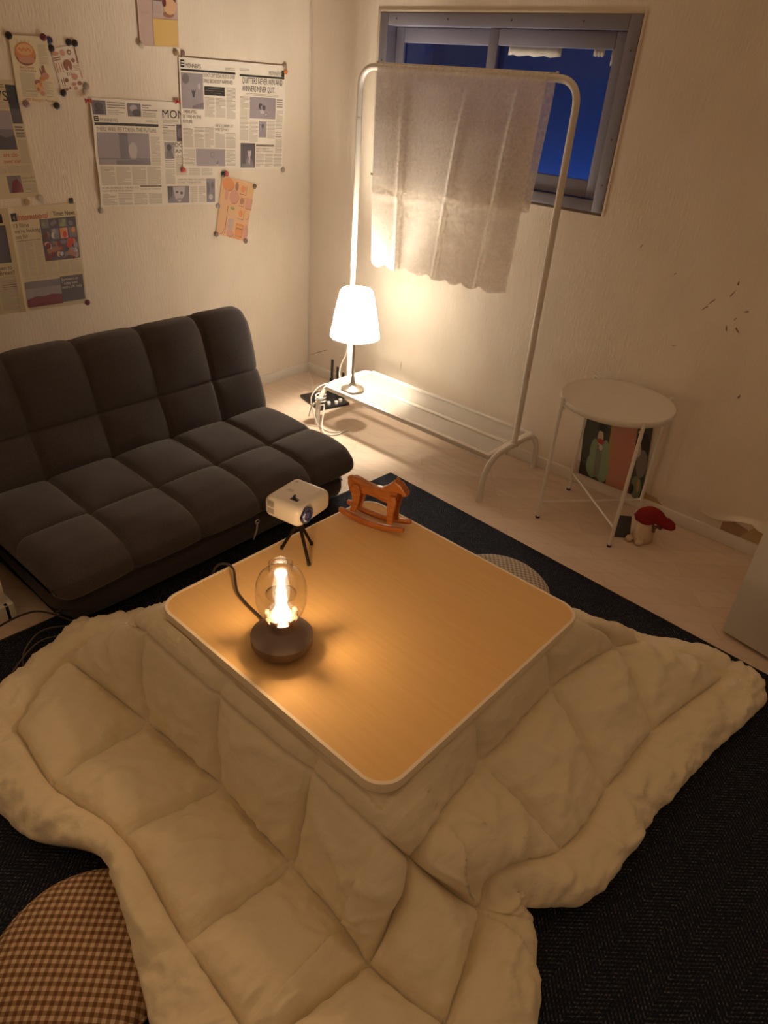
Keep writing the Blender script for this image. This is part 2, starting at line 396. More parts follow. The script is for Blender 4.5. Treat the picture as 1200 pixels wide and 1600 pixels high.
for lo, hi in (((WX0 - .014, -0.004, WZ0), (WX0, 0.004, WZ1 + .012)), ((WX1, -0.004, WZ0 - .01), (WX1 + .012, 0.004, WZ1 + .012)), ((WX0, -0.004, WZ1), (WX1, 0.004, WZ1 + .012))):
    add_box(bm, lo, hi, 0.003)
struct('trim_2', bm, M['caulk'])
bm = B(); add_box(bm, (WX0 - .015, -0.003, WZ0 - .010), (WX1, 0.004, WZ0), 0.002); struct('trim_3', bm, M['crack'])
# added box behind the window, keeps out warm ambient; blue lamp stands for dusk
bm = B()
for lo, hi in (((0.2, 0.62, 0.85), (1.9, 0.66, 2.0)), ((0.2, 0.12, 0.85), (0.24, 0.62, 2.0)), ((1.86, 0.12, 0.85), (1.9, 0.62, 2.0)), ((0.2, 0.12, 1.96), (1.9, 0.62, 2.0)), ((0.2, 0.12, 0.85), (1.9, 0.62, 0.89))):
    add_box(bm, lo, hi)
struct('window_backdrop_box', bm, mat('backdrop_render', (0.42, 0.44, 0.46), 0.9), smooth=False)
ld = bpy.data.lights.new('dusk_backdrop_light', 'AREA'); ld.shape = 'RECTANGLE'; ld.size = 1.3; ld.size_y = 0.2; ld.color = DUSK[0]; ld.energy = DUSK[1]
lo_ = bpy.data.objects.new('dusk_backdrop_light', ld); C.objects.link(lo_); lo_.location = (1.25, 0.46, 0.93); lo_.rotation_euler = (PI - math.radians(8), 0, 0)

# ================================================================== RUG
rug = thing('rug', 'dark charcoal herringbone rug under the low table', 'rug', (1.16, -0.58, 0), math.radians(-3.2))
bm = B(); add_box(bm, (0, -2.75, 0.0005), (2.3, 0, 0.008), 0.003); obj('pile', bm, M['rug'], rug)
bm = B()
add_tube(bm, [(0.006, -2.74, .006), (0.006, -0.006, .006), (2.29, -0.006, .006)], 0.005, 8); obj('edge_binding', bm, M['black'], rug)
RZ = 0.008

# ================================================================== SOFA
def tufted(name, prof, seams, y0, y1, ncol, puff, groove, rend, m, parent, skip=None):
    """closed x-z profile swept along y; seams = profile points that are stitched; ends rounded with radius rend"""
    P = [Vector((a, b_)) for a, b_ in prof]; n = len(P)
    L = [0]
    for i in range(n): L.append(L[-1] + (P[(i + 1) % n] - P[i]).length)
    tot = L[-1]; per = 200
    pts = []; ss = []
    for k in range(per):
        s = tot * k / per
        i = max(j for j in range(n) if L[j] <= s + 1e-9)
        t = (s - L[i]) / max(1e-9, (L[i + 1] - L[i])); pts.append(P[i].lerp(P[(i + 1) % n], t)); ss.append(s)
    for _ in range(3): pts = [(pts[k - 1] + pts[k] * 2 + pts[(k + 1) % per]) / 4 for k in range(per)]
    cen = sum(pts, Vector((0, 0))) / per
    nor = []
    area = sum(pts[k].x * pts[(k + 1) % per].y - pts[(k + 1) % per].x * pts[k].y for k in range(per))
    for k in range(per):
        t = pts[(k + 1) % per] - pts[k - 1]; v_ = Vector((t.y, -t.x)).normalized()
        nor.append(v_ if area > 0 else -v_)
    sidx = sorted(min(range(per), key=lambda k: (pts[k] - Vector(q)).length) for q in seams)
    def cell(k):
        a = [x for x in sidx if x <= k]; b_ = [x for x in sidx if x > k]
        lo = a[-1] if a else sidx[-1] - per; hi = b_[0] if b_ else sidx[0] + per
        return (k - lo) / (hi - lo), (hi - lo) / per
    rows = []
    ny = ncol * 22
    for j in range(ny + 1):
        s = j / ny; s = 0.5 - 0.5 * math.cos(PI * s) if False else s
        y = y0 + (y1 - y0) * s
        dist = min(y - y0, y1 - y)
        ins = rend - math.sqrt(max(0, rend ** 2 - (rend - dist) ** 2)) if dist < rend else 0
        tc = (s * ncol) % 1.0
        if j in (0, ny): tc = 0
        ring = []
        for k in range(per):
            tr, frac = cell(k)
            pc = (math.sin(PI * tc)) ** 0.55; pr = max(0, math.sin(PI * tr)) ** 0.55
            h = puff * pc * pr - groove * (1 - pc) ** 3 * (0 if False else 1) - groove * (1 - pr) ** 3
            if frac > 0.34: h = 0.25 * puff * pr - groove * (1 - pr) ** 3     # back and underside stay plain
            h += 0.0035 * noise.noise(Vector((pts[k].x * 9, y * 9, pts[k].y * 9)))
            q = pts[k] + nor[k] * (h - ins)
            ring.append((q.x, y, q.y))
        rows.append(ring)
    bm = B(); V_ = [[bm.verts.new(p) for p in r_] for r_ in rows]
    for A, Bq in zip(V_, V_[1:]):
        for k in range(per): bm.faces.new((A[k], A[(k + 1) % per], Bq[(k + 1) % per], Bq[k]))
    for r_ in (V_[0], V_[-1]):
        bm.faces.new(r_)
    return obj(name, bm, m, parent, angle=None)
SY0, SY1 = -2.095, -0.862
sofa = thing('sofa', 'charcoal grey tufted low sofa bed against the papered wall', 'sofa', (0.85, -1.48, 0))
def rel(pr, dx=0.85): return [(a - dx, b_) for a, b_ in pr]
yy0, yy1 = SY0 + 1.48, SY1 + 1.48
seatp = rel([(0.60, 0.135), (0.60, 0.215), (0.64, 0.245), (0.70, 0.25), (0.95, 0.25), (1.10, 0.245), (1.17, 0.232), (1.212, 0.20), (1.222, 0.165), (1.205, 0.135), (1.15, 0.128), (0.9, 0.128)])
tufted('seat_cushion', seatp, rel([(0.665, 0.25), (0.965, 0.25), (1.215, 0.138)]), yy0, yy1, 5, 0.020, 0.010, 0.045, M['sofa'], sofa)
backp = rel([(0.50, 0.22), (0.46, 0.38), (0.43, 0.55), (0.44, 0.615), (0.48, 0.64), (0.535, 0.63), (0.572, 0.59), (0.605, 0.50), (0.64, 0.38), (0.675, 0.28), (0.685, 0.235), (0.655, 0.21), (0.56, 0.205)])
tufted('backrest', backp, rel([(0.475, 0.64), (0.633, 0.405), (0.68, 0.225)]), yy0, yy1, 5, 0.020, 0.010, 0.04, M['sofa'], sofa)
basep = rel([(0.50, 0.012), (0.48, 0.06), (0.50, 0.125), (0.8, 0.128), (1.14, 0.128), (1.182, 0.11), (1.19, 0.07), (1.165, 0.022), (1.12, 0.012), (0.8, 0.012)])
tufted('base', basep, rel([(0.48, 0.1), (1.185, 0.125), (1.13, 0.012)]), yy0 + .012, yy1 - .005, 1, 0.006, 0.004, 0.05, M['sofa'], sofa)
for x in (0.58, 0.98):
    for y in (SY0 + .12, SY1 - .12):
        bm = B(); add_box(bm, (x - .03 - .85, y - .03 + 1.48, 0), (x + .03 - .85, y + .03 + 1.48, .02), .004); obj('foot', bm, M['black'], sofa)
bm = B(); add_tube(bm, [(1.228 - .85, -1.385 + 1.48, .128), (1.236 - .85, -1.395 + 1.48, .105), (1.236 - .85, -1.41 + 1.48, .070)], .0035, 8)
add_tube(bm, [(1.228 - .85, -1.385 + 1.48 + .008 * math.cos(a), .130 + .008 * math.sin(a)) for a in [2 * PI * k / 14 for k in range(14)]], .0025, 6, closed=True)
o = obj('zipper_pull', bm, M['steel'], sofa); o['label'] = 'silver zipper pull on the front edge'

# ================================================================== CLOTHES RACK
RXL, RXR, RYF, RYB, RYM = 0.576, 1.566, -0.478, -0.038, -0.258
rack = thing('clothes_rack', 'white metal clothes rack with a low mesh shelf below the window', 'clothes rack', (0.5 * (RXL + RXR), RYM, 0))
ox, oy = 0.5 * (RXL + RXR), RYM
hx = 0.495
TR = 0.0125
def rk(p): return (p[0] - ox, p[1] - oy, p[2])
bm = B()
add_tube(bm, bend_path([(-hx, 0, 1.5), (-hx, 0, 1.536 - TR), (hx, 0, 1.536 - TR), (hx, 0, 1.5)], 0.001, 1) if False else bend_path([(-hx, 0, 1.34), (-hx, 0, 1.523), (hx, 0, 1.523), (hx, 0, 1.34)], 0.085, 10), TR, 14); obj('top_rail', bm, M['white_metal'], rack)
for s in (-1, 1):
    bm = B(); add_tube(bm, [(s * hx, 0, 0.19), (s * hx, 0, 1.34)], TR * 1.04, 14); obj('upright', bm, M['white_metal'], rack)
    bm = B(); add_tube(bm, bend_path([(s * hx, -0.22, 0.0), (s * hx, -0.20, 0.192), (s * hx, 0.20, 0.192), (s * hx, 0.22, 0.0)], 0.11, 10), TR, 14); obj('leg', bm, M['white_metal'], rack)
    bm = B(); add_lathe(bm, [(0, .0), (.006, .0), (.006, .006), (.003, .009), (0, .009)], 12, (s * (hx - .09), 0, 1.534)); obj('top_bolt', bm, M['white_metal'], rack)
    for pp in ([(s * hx - s * .016, 0, .192), (s * hx + s * .018, 0, .192)], [(s * hx, -.15, .178), (s * hx, -.15, .165)], [(s * hx, -.05, .178), (s * hx, -.05, .165)]):
        bm = B(); add_tube(bm, pp, .006, 8); obj('bolt', bm, M['steel'], rack)
SZ = 0.186
bm = B()
ys = 0.162
for y in (-ys, ys): add_box(bm, (-hx + .012, y - .011, SZ - .012), (hx - .012, y + .011, SZ + .008), 0.003)
for x in (-hx + .022, hx - .022): add_box(bm, (x - .011, -ys, SZ - .0115), (x + .011, ys, SZ + .0075), 0.003)
obj('shelf_frame', bm, M['white_metal'], rack)
bm = B(); add_box(bm, (-hx + .03, -.012, SZ - .004), (hx - .03, .012, SZ + .006), 0.002); obj('shelf_rib', bm, M['white_metal'], rack)
bm = B(); add_box(bm, (-hx + .03, -ys + .008, SZ - .0015), (hx - .03, ys - .008, SZ + .0005)); obj('shelf_mesh', bm, M['mesh'], rack, smooth=False)

# lace cloth folded over the top rail
bm = B()
nu, nv = 150, 90
def lace_pt(u, t):       # u across 0..1, t: 0 front hem .. 1 back hem, rail at 0.60
    xt = 0.678 + 0.774 * u
    ph = 12.5 * u + 0.9 * math.sin(5 * u)
    if t < 0.60:
        d = (0.60 - t) / 0.60      # 0 at the rail .. 1 at hem
        x = xt + d * (0.030 - 0.062 * u)
        z = 1.536 - d * (0.752 - 0.020 * u)
        hem = 0.020 * abs(math.sin(PI * (u * 7.0 + .2 * math.sin(9 * u)))) ** .7 * max(0, (d - 0.88) / 0.12)
        z -= hem - 0.008 * max(0, (d - .9) / .1)
        y = RYM - TR - 0.006 - (0.010 + 0.010 * d) * (0.5 + 0.5 * math.sin(ph)) * min(1, d * 4) - 0.006 * math.sin(3 * u + 4 * d)*d
        for cu, sl in ((0.20, 0.0), (0.55, -0.10), (0.84, -0.06)):     # pressed folds
            y -= 0.009 * math.exp(-((u - cu - sl * (d - .5)) / 0.014) ** 2) * min(1, d * 3)
        y -= 0.004 * math.exp(-((d - 0.62) / 0.012) ** 2)
    else:
        d = (t - 0.60) / 0.40
        x = xt + d * (0.0176 - 0.036 * u) + 0.014 * u * (1 - .6 * d)
        z = 1.536 - d * 0.44
        y = RYM + TR + 0.006 + 0.010 * (0.5 + 0.5 * math.sin(ph + 1)) * min(1, d * 4)
    if abs(t - 0.60) < 0.035:
        a = (t - 0.60) / 0.035 * PI / 2
        y = RYM + math.sin(a) * (TR + .004); z = 1.523 + math.cos(a) * (TR + .004)
    return (x, y, z)
V_ = [[bm.verts.new(lace_pt(i / nu, j / nv)) for j in range(nv + 1)] for i in range(nu + 1)]
for i in range(nu):
    for j in range(nv): bm.faces.new((V_[i][j], V_[i + 1][j], V_[i + 1][j + 1], V_[i][j + 1]))
o = obj('lace_cloth', bm, M['lace'], angle=None); tag(o, 'cream lace cloth with a scalloped hem draped over the rack rail', 'cloth')

# table lamp on the rack shelf
LX, LY, LZ = 0.694, -0.352, SZ + .008
lamp = thing('table_lamp', 'lit table lamp with white pleated shade on the rack shelf', 'lamp', (LX, LY, LZ))
bm = B(); add_lathe(bm, [(0, 0), (.054, 0), (.056, .004), (.052, .008), (.036, .011), (.022, .018), (.013, .030), (.009, .050), (.007, .07), (0, .07)], 36); obj('base', bm, M['nickel'], lamp)
bm = B(); add_tube(bm, [(0, 0, .06), (0, 0, .385)], .0065, 12); obj('stem', bm, M['nickel'], lamp)
bm = B(); add_lathe(bm, [(0, .37), (.014, .37), (.014, .40), (.012, .405), (.03, .435), (.032, .455), (.022, .478), (0, .484)], 24); obj('bulb', bm, M['bulb_white'], lamp)
bm = B()
pl = lambda a, z: 1 + 0.014 * math.sin(a * 2 * PI * 44)
prof = [(.1165, .262), (.1145, .27), (.109, .30), (.0985, .355), (.0875, .41), (.077, .455), (.0725, .470), (.067, .477)]
add_lathe(bm, prof, 352, rfun=pl); obj('lamp_shade', bm, M['shade'], lamp, angle=None)
bm = B(); add_tube(bm, [(.0, .0, .385), (.0, .0, .478)], .003, 6)
for k in range(3):
    a = 2 * PI * k / 3 + .4; add_tube(bm, [(0, 0, .476), (.068 * math.cos(a), .068 * math.sin(a), .475)], .0018, 6)
obj('shade_ring', bm, M['white_metal'], lamp)
bm = B()     # short dark pull cord and white flex
cable = [(0.0, 0, .36), (-.035, -.006, .30), (-.048, .004, .24), (-.062, .012, .16), (-.098, .018, .10), (-.105, .012, .045), (-.085, .0, .008), (-.10, -.06, .012), (-.128, -.105, -.004), (-.138, -.145, -.05), (-.125, -.148, -.11), (-.11, -.145, -.15), (-.085, -.14, -.188), (-.01, -.14, -.189), (.03, -.10, -.189), (.035, -.06, -.189)]
add_tube(bm, smooth_pts(cable, 6), .0032, 8); obj('flex', bm, M['cord_white'], lamp)
bm = B(); add_tube(bm, [(-.030, -.113, .40), (-.031, -.119, .33), (-.032, -.122, .27), (-.03, -.11, .255)], .0012, 6); obj('shade_seam', bm, M['vent'], lamp)
bm = B(); add_tube(bm, [(.068, -.088, .37), (.074, -.094, .30), (.078, -.096, .268)], .0010, 6); obj('shade_seam', bm, M['vent'], lamp)
point_light('shade_lamp_light', (0, 0, .42), SHADE_LAMP[0], SHADE_LAMP[1], .03, lamp)
ud = bpy.data.lights.new('shade_lamp_disc', 'AREA'); ud.shape = 'DISK'; ud.size = .05; ud.color = SHADE_LAMP[0]; ud.energy = SHADE_UP
uo = bpy.data.objects.new('shade_lamp_disc', ud); C.objects.link(uo); uo.parent = lamp; uo.location = (0, 0, .408); uo.rotation_euler = (PI, 0, 0)

# second white cord bundle tied round the rack leg
pc = thing('power_cord', 'white power cord looped around the left rack leg', 'cord', (RXL, RYF, 0))
bm = B()
lp = []
for k in range(40):
    a = 2 * PI * k / 13.0; lp.append((.024 * math.cos(a) - .004, .026 * math.sin(a) + .03, .155 - .0013 * k))
lp += [(.03, .02, .08), (.06, -.02, .035), (.10, -.05, .010), (.13, -.045, .005), (.155, -.01, .005), (.15, .03, .0045), (.13, .02, .0045)]
add_tube(bm, smooth_pts(lp, 3), .0036, 8); obj('flex', bm, M['cord_white'], pc)
bm = B(); add_tube(bm, smooth_pts([(-.02, .01, .11), (-.03, -.015, .07), (-.034, -.02, .04), (-.02, -.02, .09), (.0, -.022, .12)], 5), .0032, 8); obj('loose_loop', bm, M['cord_white'], pc)
# thin cable coming down the corner of the room
bm = B(); add_tube(bm, smooth_pts([(.006, -.006, 1.75), (.005, -.006, 1.2), (.006, -.005, .6), (.007, -.006, .12), (.018, -.018, .06), (.06, -.05, .012), (.14, -.10, .004), (.20, -.15, .004), (.25, -.20, .004)], 6), .0022, 6)
tag(obj('wall_cable', bm, M['skirting']), 'thin white cable running down the wall corner to the router', 'cable')
# router
rt = thing('wifi_router', 'black flat router with upright antennas behind the lamp', 'router', (0.385, -0.235, 0), math.radians(-14))
bm = B(); add_box(bm, (-.095, -.10, .002), (.115, .085, .016), .005); obj('body', bm, M['black'], rt)
for x, y, h in ((-.075, .11, .19), (-.025, .115, .165), (.025, .12, .15)):
    bm = B(); add_box(bm, (x - .0075, y - .03, .004), (x + .0075, y - .02, h), .003); add_box(bm, (x - .010, y - .034, .004), (x + .010, y - .016, h * .45), .003); obj('antenna', bm, M['black'], rt)
bm = B(); add_tube(bm, smooth_pts([(.02, .075, .12), (.0, .082, .09), (-.02, .08, .06), (.03, .07, .02)], 5), .0025, 6); obj('cable', bm, M['black'], rt)
for x, y in ((.085, .045), (.10, .01), (.09, -.03)):
    bm = B(); add_box(bm, (x - .008, y - .009, .014), (x + .008, y + .009, .034), .004); obj('plug', bm, M['cord_white'], rt)

# ================================================================== ROUND SIDE TABLE
TX, TY, TH, TRd = 1.950, -0.235, 0.503, 0.2080
st_ = thing('side_table', 'round white metal tray side table standing by the right wall', 'side table', (TX, TY, 0), math.radians(229.9))
bm = B(); add_lathe(bm, [(0, TH - .006), (TRd - .006, TH - .006), (TRd - .001, TH - .004), (TRd + .003, TH + .002), (TRd + .0035, TH + .014), (TRd + .001, TH + .018), (TRd - .004, TH + .0185), (TRd - .008, TH + .0165), (TRd - .014, TH + .0155), (0, TH + .0155)], 72); obj('tray_top', bm, M['white_metal'], st_)
for k in range(4):
    a = k * PI / 2; ca, sa = math.cos(a), math.sin(a)
    bm = B(); add_tube(bm, [(ca * (TRd + .010), sa * (TRd + .010), .006), (ca * (TRd + .010), sa * (TRd + .010), TH + .026)], .0072, 12)
    add_tube(bm, [(ca * (TRd - .002), sa * (TRd - .002), TH - .018), (ca * (TRd + .012), sa * (TRd + .012), TH - .018)], .006, 8)
    lg = obj('leg', bm, M['white_metal'], st_)
    bm = B(); add_lathe(bm, [(0, 0), (.009, 0), (.009, .008), (0, .008)], 14, (ca * (TRd + .010), sa * (TRd + .010), 0)); obj('foot', bm, M['black'], lg)
for k in range(2):
    a = k * PI / 2; ca, sa = math.cos(a), math.sin(a); z = .075 + .010 * k
    bm = B(); add_tube(bm, [(ca * (TRd + .006), sa * (TRd + .006), z), (-ca * (TRd + .006), -sa * (TRd + .006), z)], .0050, 10); obj('cross_bar', bm, M['white_metal'], st_)

# picture standing behind the side table
def flat(bm, pts, f, lay, mi):
    bm.faces.new([bm.verts.new(f(a, b_, lay)) for a, b_ in pts]).material_index = mi
def ell(cx, cy, rx, ry, k=20, a0=0, a1=2 * PI): return [(cx + rx * math.cos(a0 + (a1 - a0) * i / k), cy + ry * math.sin(a0 + (a1 - a0) * i / k)) for i in range(k)]
PM = [mat('picture_dark', (.055, .055, .04), .5), mat('picture_green', (.22, .30, .17), .5), mat('picture_pink', (.44, .185, .12), .5), mat('picture_cream', (.55, .47, .38), .5), mat('picture_red', (.38, .05, .04), .5), mat('picture_black', (.02, .018, .018), .5), mat('picture_grey', (.20, .17, .15), .5), mat('picture_mid_green', (.15, .20, .12), .5), mat('picture_ochre', (.42, .25, .08), .5)]
bm = B()
# board coordinates: a 0..1 left-right, b 0..1 bottom-top
def pf(a, b_, lay):
    x = 1.782 + .293 * a - .045 * b_; z = .056 + .335 * b_; return (x, -0.022 + 0.012 * b_ - lay * .0004, z)
A = [bm.verts.new(pf(a, b_, 0)) for a, b_ in ((0, 0), (1, 0), (1, 1), (0, 1))]; Bk = [bm.verts.new(Vector(pf(a, b_, 0)) + Vector((0, .008, 0))) for a, b_ in ((0, 0), (1, 0), (1, 1), (0, 1))]
bm.faces.new(A); bm.faces.new(Bk[::-1])
for i in range(4): bm.faces.new((A[i], A[(i + 1) % 4], Bk[(i + 1) % 4], Bk[i]))
pb = pf
flat(bm, [(.44, 0), (.80, 0), (.80, 1), (.44, 1)], pf, 1, 2)
flat(bm, [(.405, 0.1), (.45, 0.06), (.46, 1), (.42, 1)], pf, 2, 8)
fig = lambda a, b_, lay: pf(a, b_ * .80, lay)
flat(bm, ell(.20, .22, .10, .20), fig, 2, 1); flat(bm, ell(.36, .22, .10, .22), fig, 3, 1)
flat(bm, ell(.20, .44, .065, .24), fig, 3, 1); flat(bm, ell(.37, .46, .065, .26), fig, 4, 1)
flat(bm, [(.225, .08), (.32, .08), (.33, .62), (.24, .62)], fig, 5, 6); flat(bm, [(.25, .05), (.29, .05), (.30, .60), (.27, .62)], fig, 6, 7)
flat(bm, ell(.275, .72, .045, .13), fig, 6, 3); flat(bm, ell(.285, .665, .055, .045), fig, 7, 4)
flat(bm, [(.22, .83), (.35, .83), (.345, .95), (.235, .95)], fig, 8, 5); flat(bm, ell(.30, .57, .03, .05), fig, 8, 3)
flat(bm, [(.82, 0), (1, 0), (1, 1), (.82, 1)], pf, 1, 0)
flat(bm, ell(.90, .66, .10, .20), pf, 2, 5); flat(bm, ell(.93, .44, .08, .18), pf, 3, 6); flat(bm, ell(.86, .60, .035, .10), pf, 4, 3); flat(bm, ell(.90, .12, .08, .15), pf, 5, 7); flat(bm, ell(.93, .15, .025, .09), pf, 6, 8)
flat(bm, ell(.84, .08, .035, .07), pf, 6, 5)
tag(obj('picture_panel', bm, PM, smooth=False), 'dark picture of a green suited figure leaning behind the round side table', 'picture')
# crumpled scrap beside the picture
bm = B(); bmesh.ops.create_icosphere(bm, subdivisions=3, radius=1)
for v_ in bm.verts:
    d = 1 + .35 * noise.noise(v_.co * 2.3 + Vector((3, 1, 2))); v_.co = Vector((1.762 + v_.co.x * d * .020, -.032 + v_.co.y * d * .014, .087 + v_.co.z * d * .034))
tag(obj('paper_scrap', bm, M['white_paint']), 'small pale crumpled paper lump left of the leaning picture', 'paper')

# red-capped doll
dl = thing('doll', 'small cream doll with a drooping red cap on the floor by the right wall', 'doll', (2.185, -0.235, 0))
MD = mat('doll_felt', (.66, .52, .36), .9); MR = mat('red_felt', (.24, .022, .020), .95, spec=.1); MBn = mat('doll_brown', (.16, .085, .05), .9)
bm = B(); add_lathe(bm, [(0, 0), (.034, 0), (.040, .008), (.040, .03), (.036, .055), (.034, .075), (.030, .09), (0, .098)], 28, rfun=lambda a, z: 1 + .07 * math.sin(a * 2 * PI * 3 + 30 * z)); obj('body', bm, MD, dl)
bm = B()
hp = [(-.030, -.006, .082), (-.024, -.004, .104), (.0, 0, .120), (.028, .004, .122), (.052, .008, .110), (.078, .012, .104), (.098, .016, .098)]
add_tube(bm, smooth_pts(hp, 5), [.006 + .026 * math.sin(min(1, (i / 30) * 2.2 + .18) * PI / 2) - max(0, (i - 12) / 18) * .020 + (.004 if i > 22 else 0) for i in range(31)], 16)
bmesh.ops.create_uvsphere(bm, u_segments=16, v_segments=10, radius=1, matrix=Matrix.Translation((-.004, -.002, .102)) @ Matrix.Diagonal((.040, .036, .026, 1)))
bmesh.ops.create_uvsphere(bm, u_segments=12, v_segments=8, radius=.013, matrix=Matrix.Translation((.094, .014, .098))); obj('cap', bm, MR, dl)
bm = B()
for x, y, z, r in ((.040, -.014, .085, .009), (.050, -.006, .090, .008), (.042, -.022, .073, .007), (.058, -.002, .083, .007)):
    bmesh.ops.create_uvsphere(bm, u_segments=10, v_segments=8, radius=r, matrix=Matrix.Translation((x, y, z)))
obj('tassel', bm, MBn, dl)
for s in (-1, 1):
    bm = B(); bmesh.ops.create_uvsphere(bm, u_segments=14, v_segments=8, radius=1, matrix=Matrix.Translation((-.012 + s * .02, -.040, .012)) @ Matrix.Diagonal((.015, .022, .012, 1))); obj('foot', bm, MD, dl)
bm = B(); rotm = Matrix.Rotation(math.radians(38), 3, 'Z') @ Matrix.Rotation(math.radians(62), 3, 'X'); add_box(bm, (2.112 - .030, -.262 - .044, .040 - .001), (2.112 + .030, -.262 + .044, .040 + .001), rot=rotm)
zmin = min(v_.co.z for v_ in bm.verts)
for v_ in bm.verts: v_.co.z -= zmin
tag(obj('card', bm, mat('dark_card', (.05, .05, .05), .6), smooth=False), 'small dark grey card propped against the red capped doll', 'card')

# white cupboard at the right edge
cb = thing('cupboard', 'white cupboard standing at the right edge on the rug', 'cupboard', (2.617, -0.576, RZ), math.radians(-9.6))
bm = B(); add_box(bm, (0.002, 0.018, 0.0), (0.60, 0.40, 0.82), .003); obj('carcass', bm, M['cabinet'], cb)
bm = B(); add_box(bm, (0.0, 0.0, 0.006), (0.60, 0.018, 0.82), .004); add_box(bm, (0.018, -.0015, .022), (.58, .0, .80), .0007); obj('door', bm, M['cabinet'], cb)
bm = B(); add_tube(bm, bend_path([(.54, 0.002, .42), (.54, -.025, .42), (.54, -.025, .54), (.54, 0.002, .54)], .01, 4), .005, 10); obj('handle', bm, M['steel'], cb)

# ================================================================== KOTATSU
KX, KY, KA = 2.0174, -1.6548, math.radians(-0.63)
KT = 0.3744
kot = thing('low_table', 'square low heated table with an oak top and pale rim', 'table', (KX, KY, 0), KA)
id3 = lambda a, b_, d: (a, b_, d)
bm = B(); add_prism(bm, rrect(0, 0, .738, .738, .052, 10), id3, KT - .022, KT, 0.0); obj('tabletop', bm, M['veneer'], kot, angle=30)
bm = B()
outer = rrect(0, 0, .752, .752, .058, 10); inner = rrect(0, 0, .7385, .7385, .0522, 10); nn = len(outer)
rings = []
for pts, z in ((inner, KT - .024), (outer, KT - .024), ([(a * 1.004, b_ * 1.004) for a, b_ in outer], KT - .012), (outer, KT + .0005), (inner, KT + .0012)):
    rings.append([bm.verts.new((a, b_, z)) for a, b_ in pts])
for A, Bq in zip(rings, rings[1:] + rings[:1]):
    for k in range(nn): bm.faces.new((A[k], A[(k + 1) % nn], Bq[(k + 1) % nn], Bq[k]))
obj('rim', bm, M['rim'], kot, angle=50)
bm = B()
for lo, hi in (((-.33, -.33, .27), (.33, -.305, .325)), ((-.33, .305, .27), (.33, .33, .325)), ((-.33, -.305, .27), (-.305, .305, .325)), ((.305, -.305, .27), (.33, .305, .325))): add_box(bm, lo, hi, .003)
obj('apron', bm, M['leg_dark'], kot)
for sx_ in (-1, 1):
    for sy_ in (-1, 1):
        bm = B(); add_box(bm, (sx_ * .30 - .024, sy_ * .30 - .024, RZ), (sx_ * .30 + .024, sy_ * .30 + .024, .325), .008, 3); obj('leg', bm, M['leg_dark'], kot)

# quilt: seam nodes in the room, puffed between the seams
TZ = 0.334
X2, X3, X4, XT = 1.655, 1.935, 2.215, 2.376
COLS_SEAM = [0, 1, 2, 3, 4, 6, 7, 8]; ROWS_SEAM = [0, 1, 2, 3, 5, 6, 7, 8, 9]     # node rows/cols that carry stitching (5 and 4 are the table edges)
NODES = [
 # Y4 near hem
 [(1.478, -2.471, .012), (1.583, -2.478, .012), (1.754, -2.455, .012), (1.943, -2.378, .050), (2.192, -2.452, .052), (2.34, -2.51, .03), (2.43, -2.56, .012), (2.74, -2.58, .012), (2.92, -2.50, .012)],
 # Y3
 [(1.363, -2.397, .04), (1.482, -2.357, .055), (1.694, -2.370, .06), (1.925, -2.332, .065), (2.202, -2.362, .07), (2.36, -2.37, .06), (2.44, -2.38, .055), (2.70, -2.36, .055), (2.87, -2.30, .012)],
 # Y2 fold at the floor
 [(1.250, -2.143, .015), (1.349, -2.151, .06), (1.672, -2.116, .05), (1.954, -2.098, .05), (2.219, -2.115, .05), (2.40, -2.125, .05), (2.475, -2.143, .05), (2.644, -2.120, .055), (2.765, -2.000, .014)],
 # Y1 just below the table edge
 [(1.27, -1.935, .015), (1.424, -1.984, .12), (1.630, -2.060, .29), (1.919, -2.058, .29), (2.213, -2.048, .29), (2.395, -2.045, .28), (2.445, -2.005, .20), (2.570, -1.925, .07), (2.660, -1.845, .014)],
 # table edge, near
 [(1.375, -1.80, .012), (1.50, -1.90, .14), (X2, -2.008, TZ), (X3, -2.008, TZ), (X4, -2.008, TZ), (XT - .012, -2.008, TZ), (2.445, -1.965, .24), (2.555, -1.865, .13), (2.600, -1.815, .03)],
 # Ya
 [(1.375, -1.66, .012), (1.53, -1.70, .14), (X2, -1.73, TZ), (X3, -1.73, TZ), (X4, -1.735, TZ), (XT, -1.735, TZ), (2.425, -1.730, .22), (2.632, -1.700, .085), (2.712, -1.735, .014)],
 # Yb
 [(1.375, -1.42, .012), (1.53, -1.43, .14), (X2, -1.44, TZ), (X3, -1.44, TZ), (X4, -1.44, TZ), (XT, -1.44, TZ), (2.420, -1.425, .22), (2.634, -1.484, .085), (2.739, -1.400, .014)],
 # Yc table edge, far
 [(1.375, -1.16, .012), (1.53, -1.20, .14), (X2, -1.285, TZ), (X3, -1.285, TZ), (X4, -1.285, TZ), (XT, -1.285, TZ), (2.463, -1.140, .20), (2.640, -1.237, .085), (2.773, -1.143, .014)],
 # Yd
 [(1.345, -1.06, .012), (1.52, -1.07, .06), (1.66, -1.13, .14), (X3, -1.13, .13), (X4, -1.12, .13), (XT, -1.08, .13), (2.495, -.975, .11), (2.703, -.860, .06), (2.825, -.845, .016)],
 # Ye far hem
 [(1.285, -1.00, .02), (1.46, -1.0, .012), (1.66, -1.02, .012), (X3, -1.03, .03), (X4, -1.01, .012), (2.38, -.95, .012), (2.475, -.865, .02), (2.690, -.785, .016), (2.826, -.800, .014)],
]
